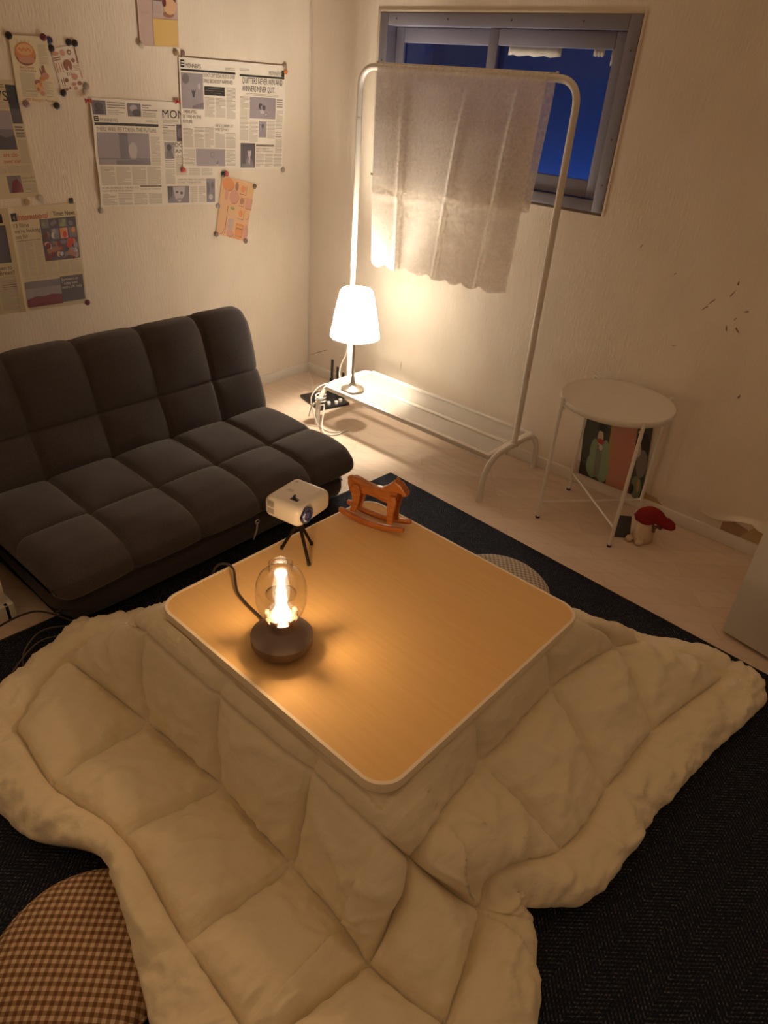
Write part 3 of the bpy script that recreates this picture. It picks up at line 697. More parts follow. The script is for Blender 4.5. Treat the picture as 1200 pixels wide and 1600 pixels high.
def cr(p0, p1, p2, p3, t):
    # centripetal-like Catmull-Rom, tension softened
    m1 = (p2 - p0) * 0.5; m2 = (p3 - p1) * 0.5
    d = (p2 - p1).length
    if m1.length > d: m1 *= d / m1.length
    if m2.length > d: m2 *= d / m2.length
    t2, t3 = t * t, t * t * t
    return p1 * (2 * t3 - 3 * t2 + 1) + m1 * (t3 - 2 * t2 + t) + p2 * (-2 * t3 + 3 * t2) + m2 * (t3 - t2)
def spline(P, i, t):
    n = len(P); g = lambda k: P[max(0, min(n - 1, k))]
    return cr(g(i - 1), g(i), g(i + 1), g(i + 2), t)
NR, NC = len(NODES), len(NODES[0])
ND = [[Vector(p) + Vector((0, 0, RZ)) for p in r_] for r_ in NODES]
SUB = 26
def surf(ri, rt_, ci, ct):
    return spline([spline(ND[r_], ci, ct) for r_ in range(NR)], ri, rt_)
def cellpos(idx, t, seams):
    x = idx + t
    lo = max(s for s in seams if s <= x + 1e-6) if x < seams[-1] else seams[-2]
    hi = min(s for s in seams if s > lo)
    return (x - lo) / (hi - lo)
RS = [0, 1, 2, 3, 5, 6, 7, 8, 9]; CS = [0, 1, 2, 3, 4, 6, 7, 8]
rows_i = [(r_, k / SUB) for r_ in range(NR - 1) for k in range(SUB)] + [(NR - 2, 1.0)]
cols_i = [(c_, k / SUB) for c_ in range(NC - 1) for k in range(SUB)] + [(NC - 2, 1.0)]
base = [[surf(r_, tr, c_, tc) for c_, tc in cols_i] for r_, tr in rows_i]
H, W_ = len(base), len(base[0])
top = [[None] * W_ for _ in range(H)]
for a in range(H):
    for c_ in range(W_):
        du = base[a][min(c_ + 1, W_ - 1)] - base[a][max(c_ - 1, 0)]; dv = base[min(a + 1, H - 1)][c_] - base[max(a - 1, 0)][c_]
        nrm = du.cross(dv)
        nrm = nrm.normalized() if nrm.length > 1e-9 else Vector((0, 0, 1))
        if nrm.z < -0.2: nrm = -nrm
        pr = cellpos(*rows_i[a], RS); pc_ = cellpos(*cols_i[c_], CS)
        p = base[a][c_]
        on_table = X2 - .02 < p.x < XT + .004 and -2.03 < p.y < -1.27 and p.z > TZ - .02
        fr = max(0, math.sin(PI * pr)); fc = max(0, math.sin(PI * pc_))
        hem_r = rows_i[a][0] in (0, NR - 2); hem_c = cols_i[c_][0] in (0, NC - 2)
        amp = 0.043
        if hem_r or hem_c: amp = 0.046
        e_ = 0.42
        if p.x > 2.40 and p.y < -1.93: amp *= 1.45      # slack cloth bunched at the near corner
        h = amp * (fr * fc) ** e_
        if hem_r and not hem_c: h = amp * fr ** 0.5 * (0.78 + 0.22 * fc ** 0.5)
        if hem_c and not hem_r: h = amp * fc ** 0.5 * (0.78 + 0.22 * fr ** 0.5)
        if hem_r and hem_c:
            kr = pr if rows_i[a][0] else 1 - pr; kc = pc_ if cols_i[c_][0] else 1 - pc_
            h = amp * 0.78 * (fr ** 0.5 * (1 - kc) + fc ** 0.5 * (1 - kr))
        # stitched lines pull a narrow groove
        sr = min(pr, 1 - pr) if not hem_c else 0.5
        s_c = min(pc_, 1 - pc_) if not hem_r else 0.5
        h -= 0.007 * (math.exp(-(sr / 0.035) ** 2) + math.exp(-(s_c / 0.035) ** 2))
        q = p * 1.0
        # gathers running away from the stitching, and broad slack creases
        g_r = noise.noise(Vector((q.x * 42, q.y * 42, q.z * 10))) * 0.010 * math.exp(-(min(sr, s_c) / 0.22) ** 2)
        cr1 = 1 - abs(noise.noise(Vector((q.x * 6 + 3 + q.y * 3, q.y * 5 - q.x * 2, q.z * 6)))) * 4
        cr2 = 1 - abs(noise.noise(Vector((q.x * 13 - q.y * 4, q.y * 12 + 5, q.z * 12)))) * 4
        h += g_r + 0.013 * max(0, cr1) ** 2 * (fr * fc) ** .4 + 0.008 * max(0, cr2) ** 2 * (fr * fc) ** .4
        lump = 0.016 * noise.noise(Vector((q.x * 13, q.y * 13, 2.5))) + 0.008 * noise.noise(Vector((q.x * 31, q.y * 31, 7.5))) + 0.006 * noise.noise(Vector((q.x * 60, q.y * 60, 1.5)))
        if hem_r: h += lump * fr ** .6
        if hem_c: h += lump * fc ** .6
        lim = max(0.0, min(1.0, (0.335 - p.z) / 0.13))
        h *= 0.25 + 0.75 * lim
        if on_table: h = min(0.004, h * 0.1)
        np_ = p + nrm * h
        if np_.z < RZ + .002: np_.z = RZ + .002 + 0.001 * fr
        inside = abs(np_.x - KX) < .376 and abs(np_.y - KY) < .376
        if inside and np_.z > KT - .027: np_.z = KT - .027
        top[a][c_] = np_
bm = B()
VT = [[bm.verts.new(p) for p in r_] for r_ in top]
for a in range(H - 1):
    for c_ in range(W_ - 1): bm.faces.new((VT[a][c_], VT[a][c_ + 1], VT[a + 1][c_ + 1], VT[a + 1][c_]))
# underside, tucked below the top
VB = {}
for a in range(0, H):
    for c_ in range(0, W_):
        if a in (0, H - 1) or c_ in (0, W_ - 1): VB[a, c_] = VT[a][c_]
        elif a % 5 == 0 and c_ % 5 == 0 or True:
            p = base[a][c_]; VB[a, c_] = None
qo = obj('kotatsu_quilt', bm, M['quilt'], angle=None)
tag(qo, 'thick cream quilted blanket spread out from under the low table', 'quilt')
sol = qo.modifiers.new('thickness', 'SOLIDIFY'); sol.thickness = 0.006; sol.offset = -1 if True else 1
sub = None

# ================================================================== ON THE TABLE
# dome lamp
DX, DY = 1.968, -1.911
dlm = thing('dome_lamp', 'glowing bronze lamp with a clear glass dome on the table', 'lamp', (DX, DY, KT + .0012))
bm = B(); add_lathe(bm, [(0, 0), (.048, 0), (.051, .002), (.060, .009), (.0665, .016), (.0700, .024), (.0700, .041), (.0380, .067), (.0345, .071), (.034, .090), (.031, .090), (.030, .082), (0, .082)], 56); obj('base', bm, M['bronze'], dlm)
bm = B(); add_lathe(bm, [(0, -.0005), (.048, -.0005), (.052, .003), (.050, .004), (0, .003)], 40); obj('base_ring', bm, M['black'], dlm)
for k in range(5):  # prongs added and turned to cast radial shadows on the tabletop
    a = 2 * PI * k / 5 + .02; ca, sa = math.cos(a), math.sin(a)
    bm = B(); add_box(bm, (ca * .033 - .004, sa * .033 - .008, .084), (ca * .033 + .004, sa * .033 + .008, .103), .0015, rot=Matrix.Rotation(a, 3, 'Z')); obj('shadow_prong', bm, M['bronze'], dlm)
gp = [(.032, .092), (.040, .100), (.049, .115), (.0545, .135), (.0555, .165), (.0535, .185), (.047, .202), (.036, .214), (.026, .218), (.0235, .222), (.0245, .232), (.0255, .238), (.0235, .240), (.021, .236), (.021, .224)]
bm = B(); add_lathe(bm, gp, 56); obj('glass_dome', bm, M['dome_glass'], dlm, angle=None)
bm = B(); add_lathe(bm, [(.023, .0915), (.030, .096), (.034, .103), (.036, .108), (.033, .110), (.025, .102), (.016, .098), (0, .098)], 36); obj('glass_cup', bm, M['dome_glass'], dlm, angle=None)
bm = B(); add_lathe(bm, [(0, .094), (.016, .094), (.020, .104), (.017, .112), (.012, .125), (.010, .150), (.009, .160), (.0115, .164), (.008, .174), (.008, .200), (.011, .206), (.013, .213), (0, .217)], 20); obj('light_column', bm, M['bulb_glow'], dlm)
bm = B(); add_lathe(bm, [(.006, .166), (.020, .163), (.033, .156), (.0335, .1575), (.020, .1655), (.006, .1685)], 32); obj('glass_collar', bm, M['dome_glass'], dlm, angle=None)
bm = B()
add_tube(bm, smooth_pts([(-.060, .004, .016), (-.078, .016, .014), (-.100, .025, .008), (-.126, .030, .006), (-.155, .033, .006), (-.185, .038, .006), (-.222, .048, .007), (-.262, .072, .009), (-.295, .092, .014), (-.322, .090, .017), (-.343, .075, .006), (-.350, .06, -.03), (-.352, .05, -.09)], 7), .0032, 8); obj('flex', bm, M['cord_black'], dlm)
point_light('dome_lamp_light', (0, 0, .128), DOME_LAMP[0], DOME_LAMP[1], .011, dlm)

# projector on a small tripod
PX, PY, PZ = 1.690, -1.612, 0.484
pj = thing('mini_projector', 'small cream projector with a blue lens on the table tripod', 'projector', (PX, PY, PZ), math.radians(9))
bm = B(); add_box(bm, (-.0605, -.070, 0), (.0605, .070, .062), .020, 6); obj('body', bm, M['projector'], pj)
bm = B(); add_tube(bm, [(.050, -.038, .032), (.0625, -.038, .032)], [.0235, .0235], 28); ln = obj('lens', bm, M['lens'], pj)
bm = B(); add_tube(bm, [(.0628, -.038 + .0195 * math.cos(a), .032 + .0195 * math.sin(a)) for a in [2 * PI * k / 32 for k in range(32)]], .0022, 8, closed=True); obj('lens_ring', bm, M['lens_blue'], ln)
bm = B(); add_tube(bm, [(.0622, -.038, .032), (.0634, -.038, .032)], [.010, .009], 20); obj('lens_core', bm, M['lens_blue'], ln)
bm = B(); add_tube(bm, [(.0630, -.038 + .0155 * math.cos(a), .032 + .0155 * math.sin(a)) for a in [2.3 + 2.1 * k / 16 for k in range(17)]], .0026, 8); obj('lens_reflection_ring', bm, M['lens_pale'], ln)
bm = B()
for zz in (.018, .038):
    for k in range(5): add_box(bm, (-.044, -.0708, zz + k * .0034), (-.022, -.0695, zz + k * .0034 + .0016))
    for k in range(5): add_box(bm, (-.044 + k * .0046, -.0706, zz), (-.0428 + k * .0046, -.0695, zz + .0155))
o = obj('side_vent', bm, M['vent'], pj, smooth=False)
bm = B(); add_box(bm, (.006, -.040, .0616), (.030, -.026, .0626), .0004); add_box(bm, (.013, -.0355, .061), (.019, -.030, .0715), .002); add_box(bm, (.014, -.038, .069), (.018, -.028, .074), .0015); obj('focus_lever', bm, M['black'], pj)
bm = B()
for k in range(3): add_box(bm, (-.03, -.01 + k * .0038, .0618), (-.012, -.006 + k * .0038, .0623))
obj('top_mark', bm, M['tape'], pj, smooth=False)
bm = B(); bmesh.ops.create_cone(bm, cap_ends=True, segments=16, radius1=.005, radius2=.005, depth=.001, matrix=Matrix.Translation((-.036, .042, .0622))); obj('power_button', bm, M['tape'], pj, smooth=False)
tp = thing('tripod', 'black mini tripod holding the projector on the table', 'tripod', (1.712, -1.628, KT))
apx = Vector((0, 0, .088))
bm = B(); add_lathe(bm, [(0, .078), (.011, .078), (.012, .086), (.009, .091), (.009, .097), (.012, .099), (.012, .1085), (0, .1085)], 20); obj('head', bm, M['blackmetal'], tp)
for fx, fy in ((.069, -.026), (-.038, -.028), (.002, .046)):
    bm = B(); add_tube(bm, [apx + Vector((fx, fy, 0)) * .12, Vector((fx * .97, fy * .97, .006))], [.0048, .0046], 10); lg = obj('leg', bm, M['blackmetal'], tp)
    bm = B(); add_tube(bm, [(fx * .965, fy * .965, .009), (fx, fy, .0018)], [.0056, .0052], 10); obj('foot_tip', bm, M['black'], lg)
bm = B(); add_tube(bm, [(.010, -.004, .093), (.022, -.010, .093)], .005, 8); obj('tilt_knob', bm, M['blackmetal'], tp)

# rocking horse
hs = thing('rocking_horse', 'small orange wooden rocking horse at the far corner of the table', 'toy horse', (1.755, -1.367, KT + .001), math.radians(15))
def hx_(y0, y1): return lambda a, b_, d: (a, d, b_)
body = [(-.074, .126), (-.066, .132), (-.050, .130), (-.030, .124), (-.008, .120), (.012, .122), (.026, .132), (.040, .147), (.050, .157), (.055, .164), (.060, .158), (.068, .156), (.076, .146), (.087, .132), (.088, .124), (.080, .120), (.070, .127), (.063, .126), (.062, .112), (.060, .096), (.050, .086), (.030, .084), (.0, .090), (-.022, .092), (-.045, .088), (-.060, .094), (-.066, .110)]
hs.scale = (1.13, 1.08, 1.0)
bm = B(); add_prism(bm, body, hx_(0, 0), -.013, .013, .004); obj('body', bm, M['horse'], hs)
bm = B(); add_prism(bm, [(-.066, .130), (-.074, .133), (-.083, .126), (-.082, .104), (-.076, .082), (-.068, .074), (-.066, .082), (-.071, .104)], hx_(0, 0), -.005, .005, .002); obj('tail', bm, M['horse'], hs)
for s in (-1, 1):
    bm = B(); add_prism(bm, [(.044, .115), (.062, .118), (.066, .100), (.060, .060), (.060, .024), (.042, .024), (.042, .060), (.040, .095)], hx_(0, 0), s * .013, s * .022, .0025); obj('leg', bm, M['horse'], hs)
    bm = B(); add_prism(bm, [(-.060, .118), (-.042, .118), (-.036, .095), (-.040, .060), (-.048, .026), (-.064, .026), (-.058, .062), (-.064, .095)], hx_(0, 0), s * .013, s * .022, .0025); obj('leg', bm, M['horse'], hs)
    arc = lambda x, o_: .0005 + o_ + 1.9 * x * x
    xs = [-.094 + .188 * k / 22 for k in range(23)]
    pts = [(x, arc(x, 0)) for x in xs] + [(x, arc(x, .015 if abs(x) < .09 else .011) + (0.007 if .02 < abs(x - 0.0) < .0 else 0)) for x in xs[::-1]]
    bm = B(); add_prism(bm, pts, hx_(0, 0), s * .017, s * .030, .003); obj('rocker', bm, M['horse'], hs)
    bm = B(); add_prism(bm, ell(.052, .158, .004, .008, 10), hx_(0, 0), s * .006, s * .012, .001); obj('ear', bm, M['horse'], hs)
for x in (.051, -.056):
    bm = B(); add_tube(bm, [(x, -.018, .031), (x, .018, .031)], .004, 8); obj('spreader', bm, M['horse'], hs)

# ================================================================== FLOOR CUSHIONS
def cushion(label, x, y, r, m, rz):
    t = thing('floor_cushion', label, 'cushion', (x, y, RZ), rz)
    bm = B(); add_lathe(bm, [(0, .003), (r * .9, .003), (r - .004, .010), (r, .022), (r - .004, .034), (r * .9, .047), (r * .7, .057), (r * .4, .062), (0, .063)], 72); obj('cover', bm, m, t, angle=None)
    bm = B(); add_tube(bm, [(r * math.cos(a), r * math.sin(a), .024 + .0008 * math.sin(a * 9)) for a in [2 * PI * k / 80 for k in range(80)]], .0035, 8, closed=True); obj('piping', bm, m, t)
    return t
cushion('round brown gingham floor cushion half under the quilt nearest the camera', 2.068, -2.497, .172, M['gingham_brown'], math.radians(42))
cushion('round grey gingham floor cushion behind the far right side of the table', 1.972, -.955, .180, M['gingham_grey'], math.radians(38))

# ================================================================== FLOOR CORDS AT THE LEFT
def cord(name, label, pts, r, m=None):
    bm = B(); add_tube(bm, smooth_pts(pts, 8), r, 8); return tag(obj(name, bm, m or M['cord_black']), label, 'cord')
cord('electric_cable', 'dark cord arching over the bare floor in front of the sofa', [(1.06, -2.30, .005), (1.04, -2.22, .03), (1.09, -2.15, .075), (1.15, -2.115, .098), (1.22, -2.07, .08), (1.255, -2.02, .03), (1.26, -1.985, .0125)], .003)
cord('electric_cable', 'grey cord looping across the rug beside the quilt corner', [(1.215, -2.0, .012), (1.175, -2.05, .022), (1.14, -2.13, .030), (1.17, -2.20, .016), (1.235, -2.235, .012), (1.30, -2.265, .012), (1.285, -2.30, .012), (1.235, -2.26, .022), (1.185, -2.165, .034), (1.20, -2.09, .024), (1.24, -2.03, .012)], .0028, mat('grey_cord', (.10, .085, .07), .5))
bm = B(); add_tube(bm, smooth_pts([(1.17, -2.41, .013), (1.215, -2.37, .013), (1.245, -2.345, .014), (1.285, -2.315, .014)], 5), .0036, 8); add_box(bm, (1.235, -2.358, RZ), (1.262, -2.33, .020), .003)
tag(obj('plug_lead', bm, mat('beige_cord', (.46, .36, .27), .5)), 'beige cable end lying on the rug at the left edge', 'cord')

# ================================================================== PRINTS ON THE LEFT WALL
_tc = {}
def text2d(s, bold=0.0):
    if (s, bold) in _tc: return _tc[s, bold]
    cu = bpy.data.curves.new('txt', 'FONT'); cu.body = s; cu.size = 1; cu.resolution_u = 3; cu.offset = bold
    to = bpy.data.objects.new('txt', cu)
    me = bpy.data.meshes.new_from_object(to)
    vs = [(v_.co.x, v_.co.y) for v_ in me.vertices]; fs = [tuple(p.vertices) for p in me.polygons]
    bpy.data.objects.remove(to); bpy.data.curves.remove(cu); bpy.data.meshes.remove(me)
    x0 = min(v_[0] for v_ in vs); x1 = max(v_[0] for v_ in vs)
    vs = [((a - x0) / (x1 - x0), b_ / 0.72) for a, b_ in vs]
    _tc[s, bold] = (vs, fs, (x1 - x0) / 0.72); return _tc[s, bold]
PAPER = [mat('newsprint', (.86, .80, .72), .8), mat('ink_black', (.025, .022, .022), .7), mat('photo_grey', (.33, .29, .32), .6), mat('ink_line', (.47, .42, .36), .8), mat('photo_dark', (.085, .072, .085), .6), mat('photo_light', (.52, .47, .49), .6), mat('ink_red', (.50, .06, .045), .7),
         mat('paper_cream', (.80, .72, .52), .8), mat('old_newsprint', (.64, .55, .38), .8), mat('print_orange', (.66, .27, .10), .7), mat('print_brown', (.33, .15, .10), .7), mat('print_peach', (.74, .46, .27), .8), mat('print_pink', (.62, .33, .25), .8), mat('print_yellow', (.70, .48, .17), .8), mat('photo_mid', (.19, .165, .19), .6), mat('ink_mid', (.20, .17, .15), .7), mat('print_green', (.25, .30, .14), .7), mat('photo_maroon', (.16, .03, .04), .6), mat('print_mauve', (.56, .41, .38), .8)]
PN = {m_.name: i for i, m_ in enumerate(PAPER)}
class Page:
    """sheet on the wall x=0; q = corners TL, TR, BR, BL as (y, z); u right 0..1, v down 0..1"""
    def __init__(s, q, paper, base=.0012, lift=None):
        s.q = q; s.bm = B(); s.base = base; s.lift = lift; s.ly = 1
        nu = nv = s.N = 24
        s.w = math.hypot(q[1][0] - q[0][0], q[1][1] - q[0][1]); s.h = math.hypot(q[3][0] - q[0][0], q[3][1] - q[0][1])
        for back in (0, 1):
            g = [[s.bm.verts.new(s.p(i / nu, j / nv, -0.8 if back else 0)) for j in range(nv + 1)] for i in range(nu + 1)]
            for i in range(nu):
                for j in range(nv): s.bm.faces.new((g[i][j], g[i + 1][j], g[i + 1][j + 1], g[i][j + 1])).material_index = PN[paper]
    def p(s, u, v, lay):
        (a, b_, c_, d) = s.q
        y = a[0] * (1 - u) * (1 - v) + b_[0] * u * (1 - v) + c_[0] * u * v + d[0] * (1 - u) * v
        z = a[1] * (1 - u) * (1 - v) + b_[1] * u * (1 - v) + c_[1] * u * v + d[1] * (1 - u) * v
        x = s.base + s.lf(u, v) + lay * .0005
        return (x, y, z)
    def lf(s, u, v):
        if not s.lift: return 0
        N = s.N; u = min(1, max(0, u)); v = min(1, max(0, v)); i = min(N - 1, int(u * N)); j = min(N - 1, int(v * N)); a = u * N - i; b_ = v * N - j
        f = lambda x, y: s.lift(x / N, y / N)
        return (f(i, j) * (1 - a) + f(i + 1, j) * a) * (1 - b_) + (f(i, j + 1) * (1 - a) + f(i + 1, j + 1) * a) * b_
    def poly(s, pts, m, lay=None):
        # subdivide long rectangles so that they follow the sheet
        s.bm.faces.new([s.bm.verts.new(s.p(u, v, lay or s.ly)) for u, v in pts]).material_index = PN[m]
    def rect(s, u0, v0, u1, v1, m, lay=1):
        n_ = max(1, int((u1 - u0) / .04)); k_ = max(1, int((v1 - v0) / .04))
        for i in range(n_):
            for j in range(k_):
                a0, a1 = u0 + (u1 - u0) * i / n_, u0 + (u1 - u0) * (i + 1) / n_; b0, b1 = v0 + (v1 - v0) * j / k_, v0 + (v1 - v0) * (j + 1) / k_
                s.poly([(a0, b0), (a1, b0), (a1, b1), (a0, b1)], m, lay)
    def ell(s, cu, cv, ru, rv, m, lay=2, k=18): s.poly(ell(cu, cv, ru, rv, k), m, lay)
    def text(s, st_, u, v, hv, m, width=None, lay=2, align='l'):
        vs, fs, asp = text2d(st_, 0.0)
        wd = width if width else hv * s.h * asp / s.w
        if align == 'r': u -= wd
        V_ = [s.bm.verts.new(s.p(u + a * wd, v - b_ * hv, lay)) for a, b_ in vs]
        for f in fs:
            try: s.bm.faces.new([V_[i] for i in f]).material_index = PN[m]
            except ValueError: pass
    def lines(s, u0, v0, u1, v1, step=.011, th=.42, m='ink_line', cols=1, gap=.012):
        cw = (u1 - u0 - gap * (cols - 1)) / cols
        for c_ in range(cols):
            a = u0 + c_ * (cw + gap); v = v0
            while v + step * th <= v1:
                e = a + cw * (1 if random.random() > .12 else random.uniform(.4, .9)); s.poly([(a, v), (e, v), (e, v + step * th), (a, v + step * th)], m, 1); v += step
    def done(s, name, label, cat, group=None):
        o = obj(name, s.bm, PAPER, smooth=False); return tag(o, label, cat, group)

# monochrome spread, left one
def lift1(u, v): return .0008 + .009 * max(0, .10 - u) / .10 * abs(math.sin(PI * v * 2))
P1 = Page([(-1.141, 1.352), (-.548, 1.342), (-.580, .942), (-1.155, .968)], 'newsprint', .0014, lift1)
P1.rect(.01, .02, .11, .145, 'photo_mid'); P1.ell(.06, .07, .03, .035, 'photo_dark', 2); P1.rect(.03, .10, .09, .142, 'photo_dark', 3)
P1.lines(.12, .03, .25, .085, .022, .35, 'ink_mid'); P1.lines(.12, .10, .24, .145, .016)
P1.rect(.265, .03, .365, .15, 'photo_mid'); P1.ell(.31, .075, .028, .03, 'photo_light', 2); P1.ell(.33, .115, .033, .033, 'photo_dark', 3); P1.ell(.315, .095, .008, .01, 'photo_dark', 4)
P1.lines(.375, .04, .49, .095, .022, .35, 'ink_mid'); P1.lines(.375, .11, .48, .15, .016)
P1.rect(.012, .157, .046, .203, 'ink_black'); P1.rect(.018, .168, .04, .174, 'newsprint', 2); P1.rect(.018, .184, .04, .190, 'newsprint', 2)
P1.text('MONNEWS', .056, .203, .030, 'ink_mid', .13); P1.lines(.40, .18, .495, .20, .011)
P1.rect(.012, .212, .495, .236, 'ink_black')
P1.text('THERE WILL BE YOU IN THE FUTURE', .02, .287, .037, 'ink_mid', .455)
P1.rect(.02, .300, .415, .595, 'photo_grey'); P1.rect(.185, .300, .250, .535, 'photo_mid', 2); P1.rect(.02, .535, .415, .545, 'photo_mid', 2); P1.rect(.150, .552, .415, .595, 'photo_mid', 3)
P1.poly([(.262, .40), (.25, .43), (.248, .47), (.262, .535), (.300, .535), (.316, .47), (.314, .43), (.302, .40)], 'photo_light', 4); P1.rect(.268, .385, .298, .402, 'photo_light', 5)
P1.lines(.425, .33, .50, .60, .0105); P1.lines(.02, .615, .495, .79, .0105, .42, 'ink_line', 4)
P1.text("IN LIFE, PATIENCE IS THE KEY. IT'S", .02, .825, .017, 'ink_mid', .285); P1.text('MUCH BETTER TO BE GOING', .02, .853, .017, 'ink_mid', .235); P1.rect(.32, .795, .495, .81, 'ink_mid', 2); P1.text('YOU ARE NOT TOMORROW', .32, .838, .014, 'ink_mid', .17)
P1.lines(.02, .872, .495, .985, .0105, .42, 'ink_line', 4)
P1.text('MONNEWS', .53, .150, .078, 'ink_black', .40); P1.lines(.53, .17, .66, .20, .011); P1.lines(.53, .215, .63, .25, .02, .35, 'ink_mid'); P1.lines(.53, .26, .63, .36, .0105)
P1.rect(.640, .205, .70, .365, 'photo_dark'); P1.ell(.67, .285, .02, .05, 'photo_mid', 2)
P1.rect(.535, .375, .618, .535, 'photo_grey'); P1.ell(.573, .425, .020, .030, 'photo_dark', 2); P1.poly([(.545, .53), (.56, .45), (.59, .45), (.612, .53)], 'photo_mid', 2)
P1.text("DON'T CRY", .622, .418, .042, 'ink_black', .25); P1.text('AND SMILE', .622, .480, .042, 'ink_black', .25)
P1.lines(.535, .55, .615, .62, .02, .35, 'ink_mid'); P1.lines(.535, .64, .615, .79, .0105); P1.lines(.625, .50, .95, .70, .0105, .42, 'ink_line', 3)
P1.text('WHEN YOU THINK YOU HAVE TO GO', .635, .748, .017, 'ink_mid', .27); P1.text('TO MEET THINGS BETTER', .635, .775, .017, 'ink_mid', .21)
P1.rect(.545, .805, .735, .975, 'photo_mid'); P1.poly([(.59, .81), (.70, .81), (.69, .90), (.65, .97), (.61, .93)], 'photo_light', 2); P1.ell(.625, .865, .013, .014, 'photo_dark', 3); P1.ell(.665, .875, .013, .016, 'photo_dark', 3); P1.ell(.645, .935, .025, .009, 'photo_mid', 3); P1.poly([(.545, .805), (.59, .81), (.585, .90), (.545, .95)], 'photo_dark', 2)
P1.lines(.745, .81, .885, .975, .0105, .42, 'ink_line', 2); P1.rect(.895, .73, .975, .975, 'photo_mid'); P1.poly([(.90, .76), (.92, .78), (.925, .85), (.91, .90), (.90, .88)], 'photo_dark', 2); P1.ell(.95, .80, .015, .035, 'photo_dark', 3); P1.ell(.935, .92, .02, .03, 'photo_light', 2)
P1.done('newspaper_spread', 'black and white newspaper spread with a white vase photo', 'newspaper')
# monochrome spread, right one
def lift2(u, v): return .0035 + .0022 * (1 - abs(v - .42)) ** 14 + .0015 * (1 - abs(u - .515)) ** 20
P2 = Page([(-.731, 1.505), (-.156, 1.504), (-.184, 1.076), (-.752, 1.098)], 'newsprint', .0014, lift2)
P2.rect(.012, .02, .045, .085, 'ink_black'); P2.rect(.017, .035, .041, .045, 'newsprint', 2); P2.rect(.017, .058, .041, .068, 'newsprint', 2)
P2.text('MONNEWS', .055, .085, .038, 'ink_mid', .13); P2.rect(.012, .097, .495, .115, 'ink_black'); P2.lines(.40, .06, .49, .085, .014)
P2.rect(.012, .13, .20, .445, 'photo_grey'); P2.ell(.05, .18, .03, .045, 'photo_mid', 2); P2.poly([(.095, .27), (.108, .29), (.112, .265), (.118, .29), (.135, .265), (.12, .34), (.108, .34)], 'photo_dark', 2); P2.poly([(.10, .42), (.20, .38), (.20, .44), (.10, .44)], 'photo_mid', 2); P2.ell(.165, .24, .012, .03, 'photo_light', 2)
P2.text("DON'T CRY BECAUSE IT IS OVER", .205, .155, .034, 'ink_mid', .285); P2.text('SMILE BECAUSE IT HAPPENED', .205, .205, .034, 'ink_mid', .265)
P2.rect(.21, .235, .395, .315, 'ink_black')
for k in range(3): P2.lines(.215, .25 + k * .02, .39, .258 + k * .02, .02, .25, 'ink_mid')
P2.lines(.41, .235, .495, .52, .012); P2.lines(.21, .335, .40, .52, .012, .42, 'ink_line', 2)
P2.text('THERE WILL', .015, .485, .03, 'ink_mid', .12); P2.text('BE YOU IN THE', .015, .53, .03, 'ink_mid', .16); P2.text('FUTURE.', .015, .575, .03, 'ink_mid', .085)
P2.text('LIFE IS A JOURNEY, LET', .305, .60, .026, 'ink_mid', .17); P2.text('MEET SLOWLY', .305, .637, .026, 'ink_mid', .13)
P2.lines(.015, .61, .29, .80, .012, .42, 'ink_line', 3); P2.lines(.30, .655, .495, .80, .012, .42, 'ink_line', 2)
P2.rect(.12, .81, .395, .985 - .01, 'photo_grey'); P2.ell(.27, .865, .02, .03, 'photo_mid', 2); P2.ell(.27, .865, .013, .02, 'photo_grey', 3); P2.poly([(.305, .92), (.312, .945), (.33, .915), (.322, .96), (.31, .96)], 'photo_dark', 2); P2.rect(.308, .955, .326, .975, 'photo_light', 3)
P2.lines(.015, .82, .11, .97, .012); P2.lines(.405, .82, .495, .97, .012)
P2.lines(.535, .055, .63, .075, .012); P2.text('MONNEWS', .955, .095, .038, 'ink_mid', .13, align='r'); P2.rect(.955, .045, .985, .105, 'ink_black'); P2.rect(.535, .107, .985, .125, 'ink_black')
P2.text('QUITTERS NEVER WIN AND', .56, .185, .055, 'ink_black', .405); P2.text('WINNERS NEVER QUIT.', .56, .258, .055, 'ink_black', .33)
P2.lines(.60, .275, .93, .295, .012); P2.rect(.635, .305, .90, .505, 'photo_grey'); P2.ell(.742, .390, .020, .030, 'photo_dark', 2); P2.ell(.752, .398, .011, .017, 'photo_grey', 3); P2.ell(.778, .400, .015, .024, 'photo_dark', 2); P2.ell(.80, .465, .020, .018, 'photo_mid', 2); P2.ell(.80, .465, .012, .011, 'photo_light', 3); P2.poly([(.73, .42), (.765, .42), (.79, .455), (.75, .46)], 'photo_light', 2)
P2.lines(.54, .305, .625, .72, .012); P2.lines(.91, .315, .975, .395, .022, .35, 'ink_mid'); P2.lines(.91, .42, .98, .60, .012)
P2.rect(.73, .53, .81, .685, 'photo_grey'); P2.ell(.77, .575, .012, .022, 'photo_dark', 2); P2.rect(.767, .58, .772, .64, 'photo_mid', 3); P2.lines(.635, .53, .72, .73, .012); P2.lines(.82, .53, .90, .70, .012); P2.lines(.91, .63, .975, .68, .02, .35, 'ink_mid'); P2.lines(.91, .70, .98, .84, .012)
P2.rect(.545, .745, .695, .985, 'photo_dark'); P2.poly([(.60, .985), (.605, .90), (.62, .86), (.66, .90), (.685, .985)], 'photo_mid', 2); P2.ell(.635, .835, .018, .05, 'photo_light', 3); P2.ell(.634, .795, .022, .025, 'photo_dark', 4); P2.poly([(.625, .93), (.632, .88), (.645, .88), (.64, .96)], 'photo_light', 3); P2.rect(.56, .95, .60, .98, 'photo_mid', 2)
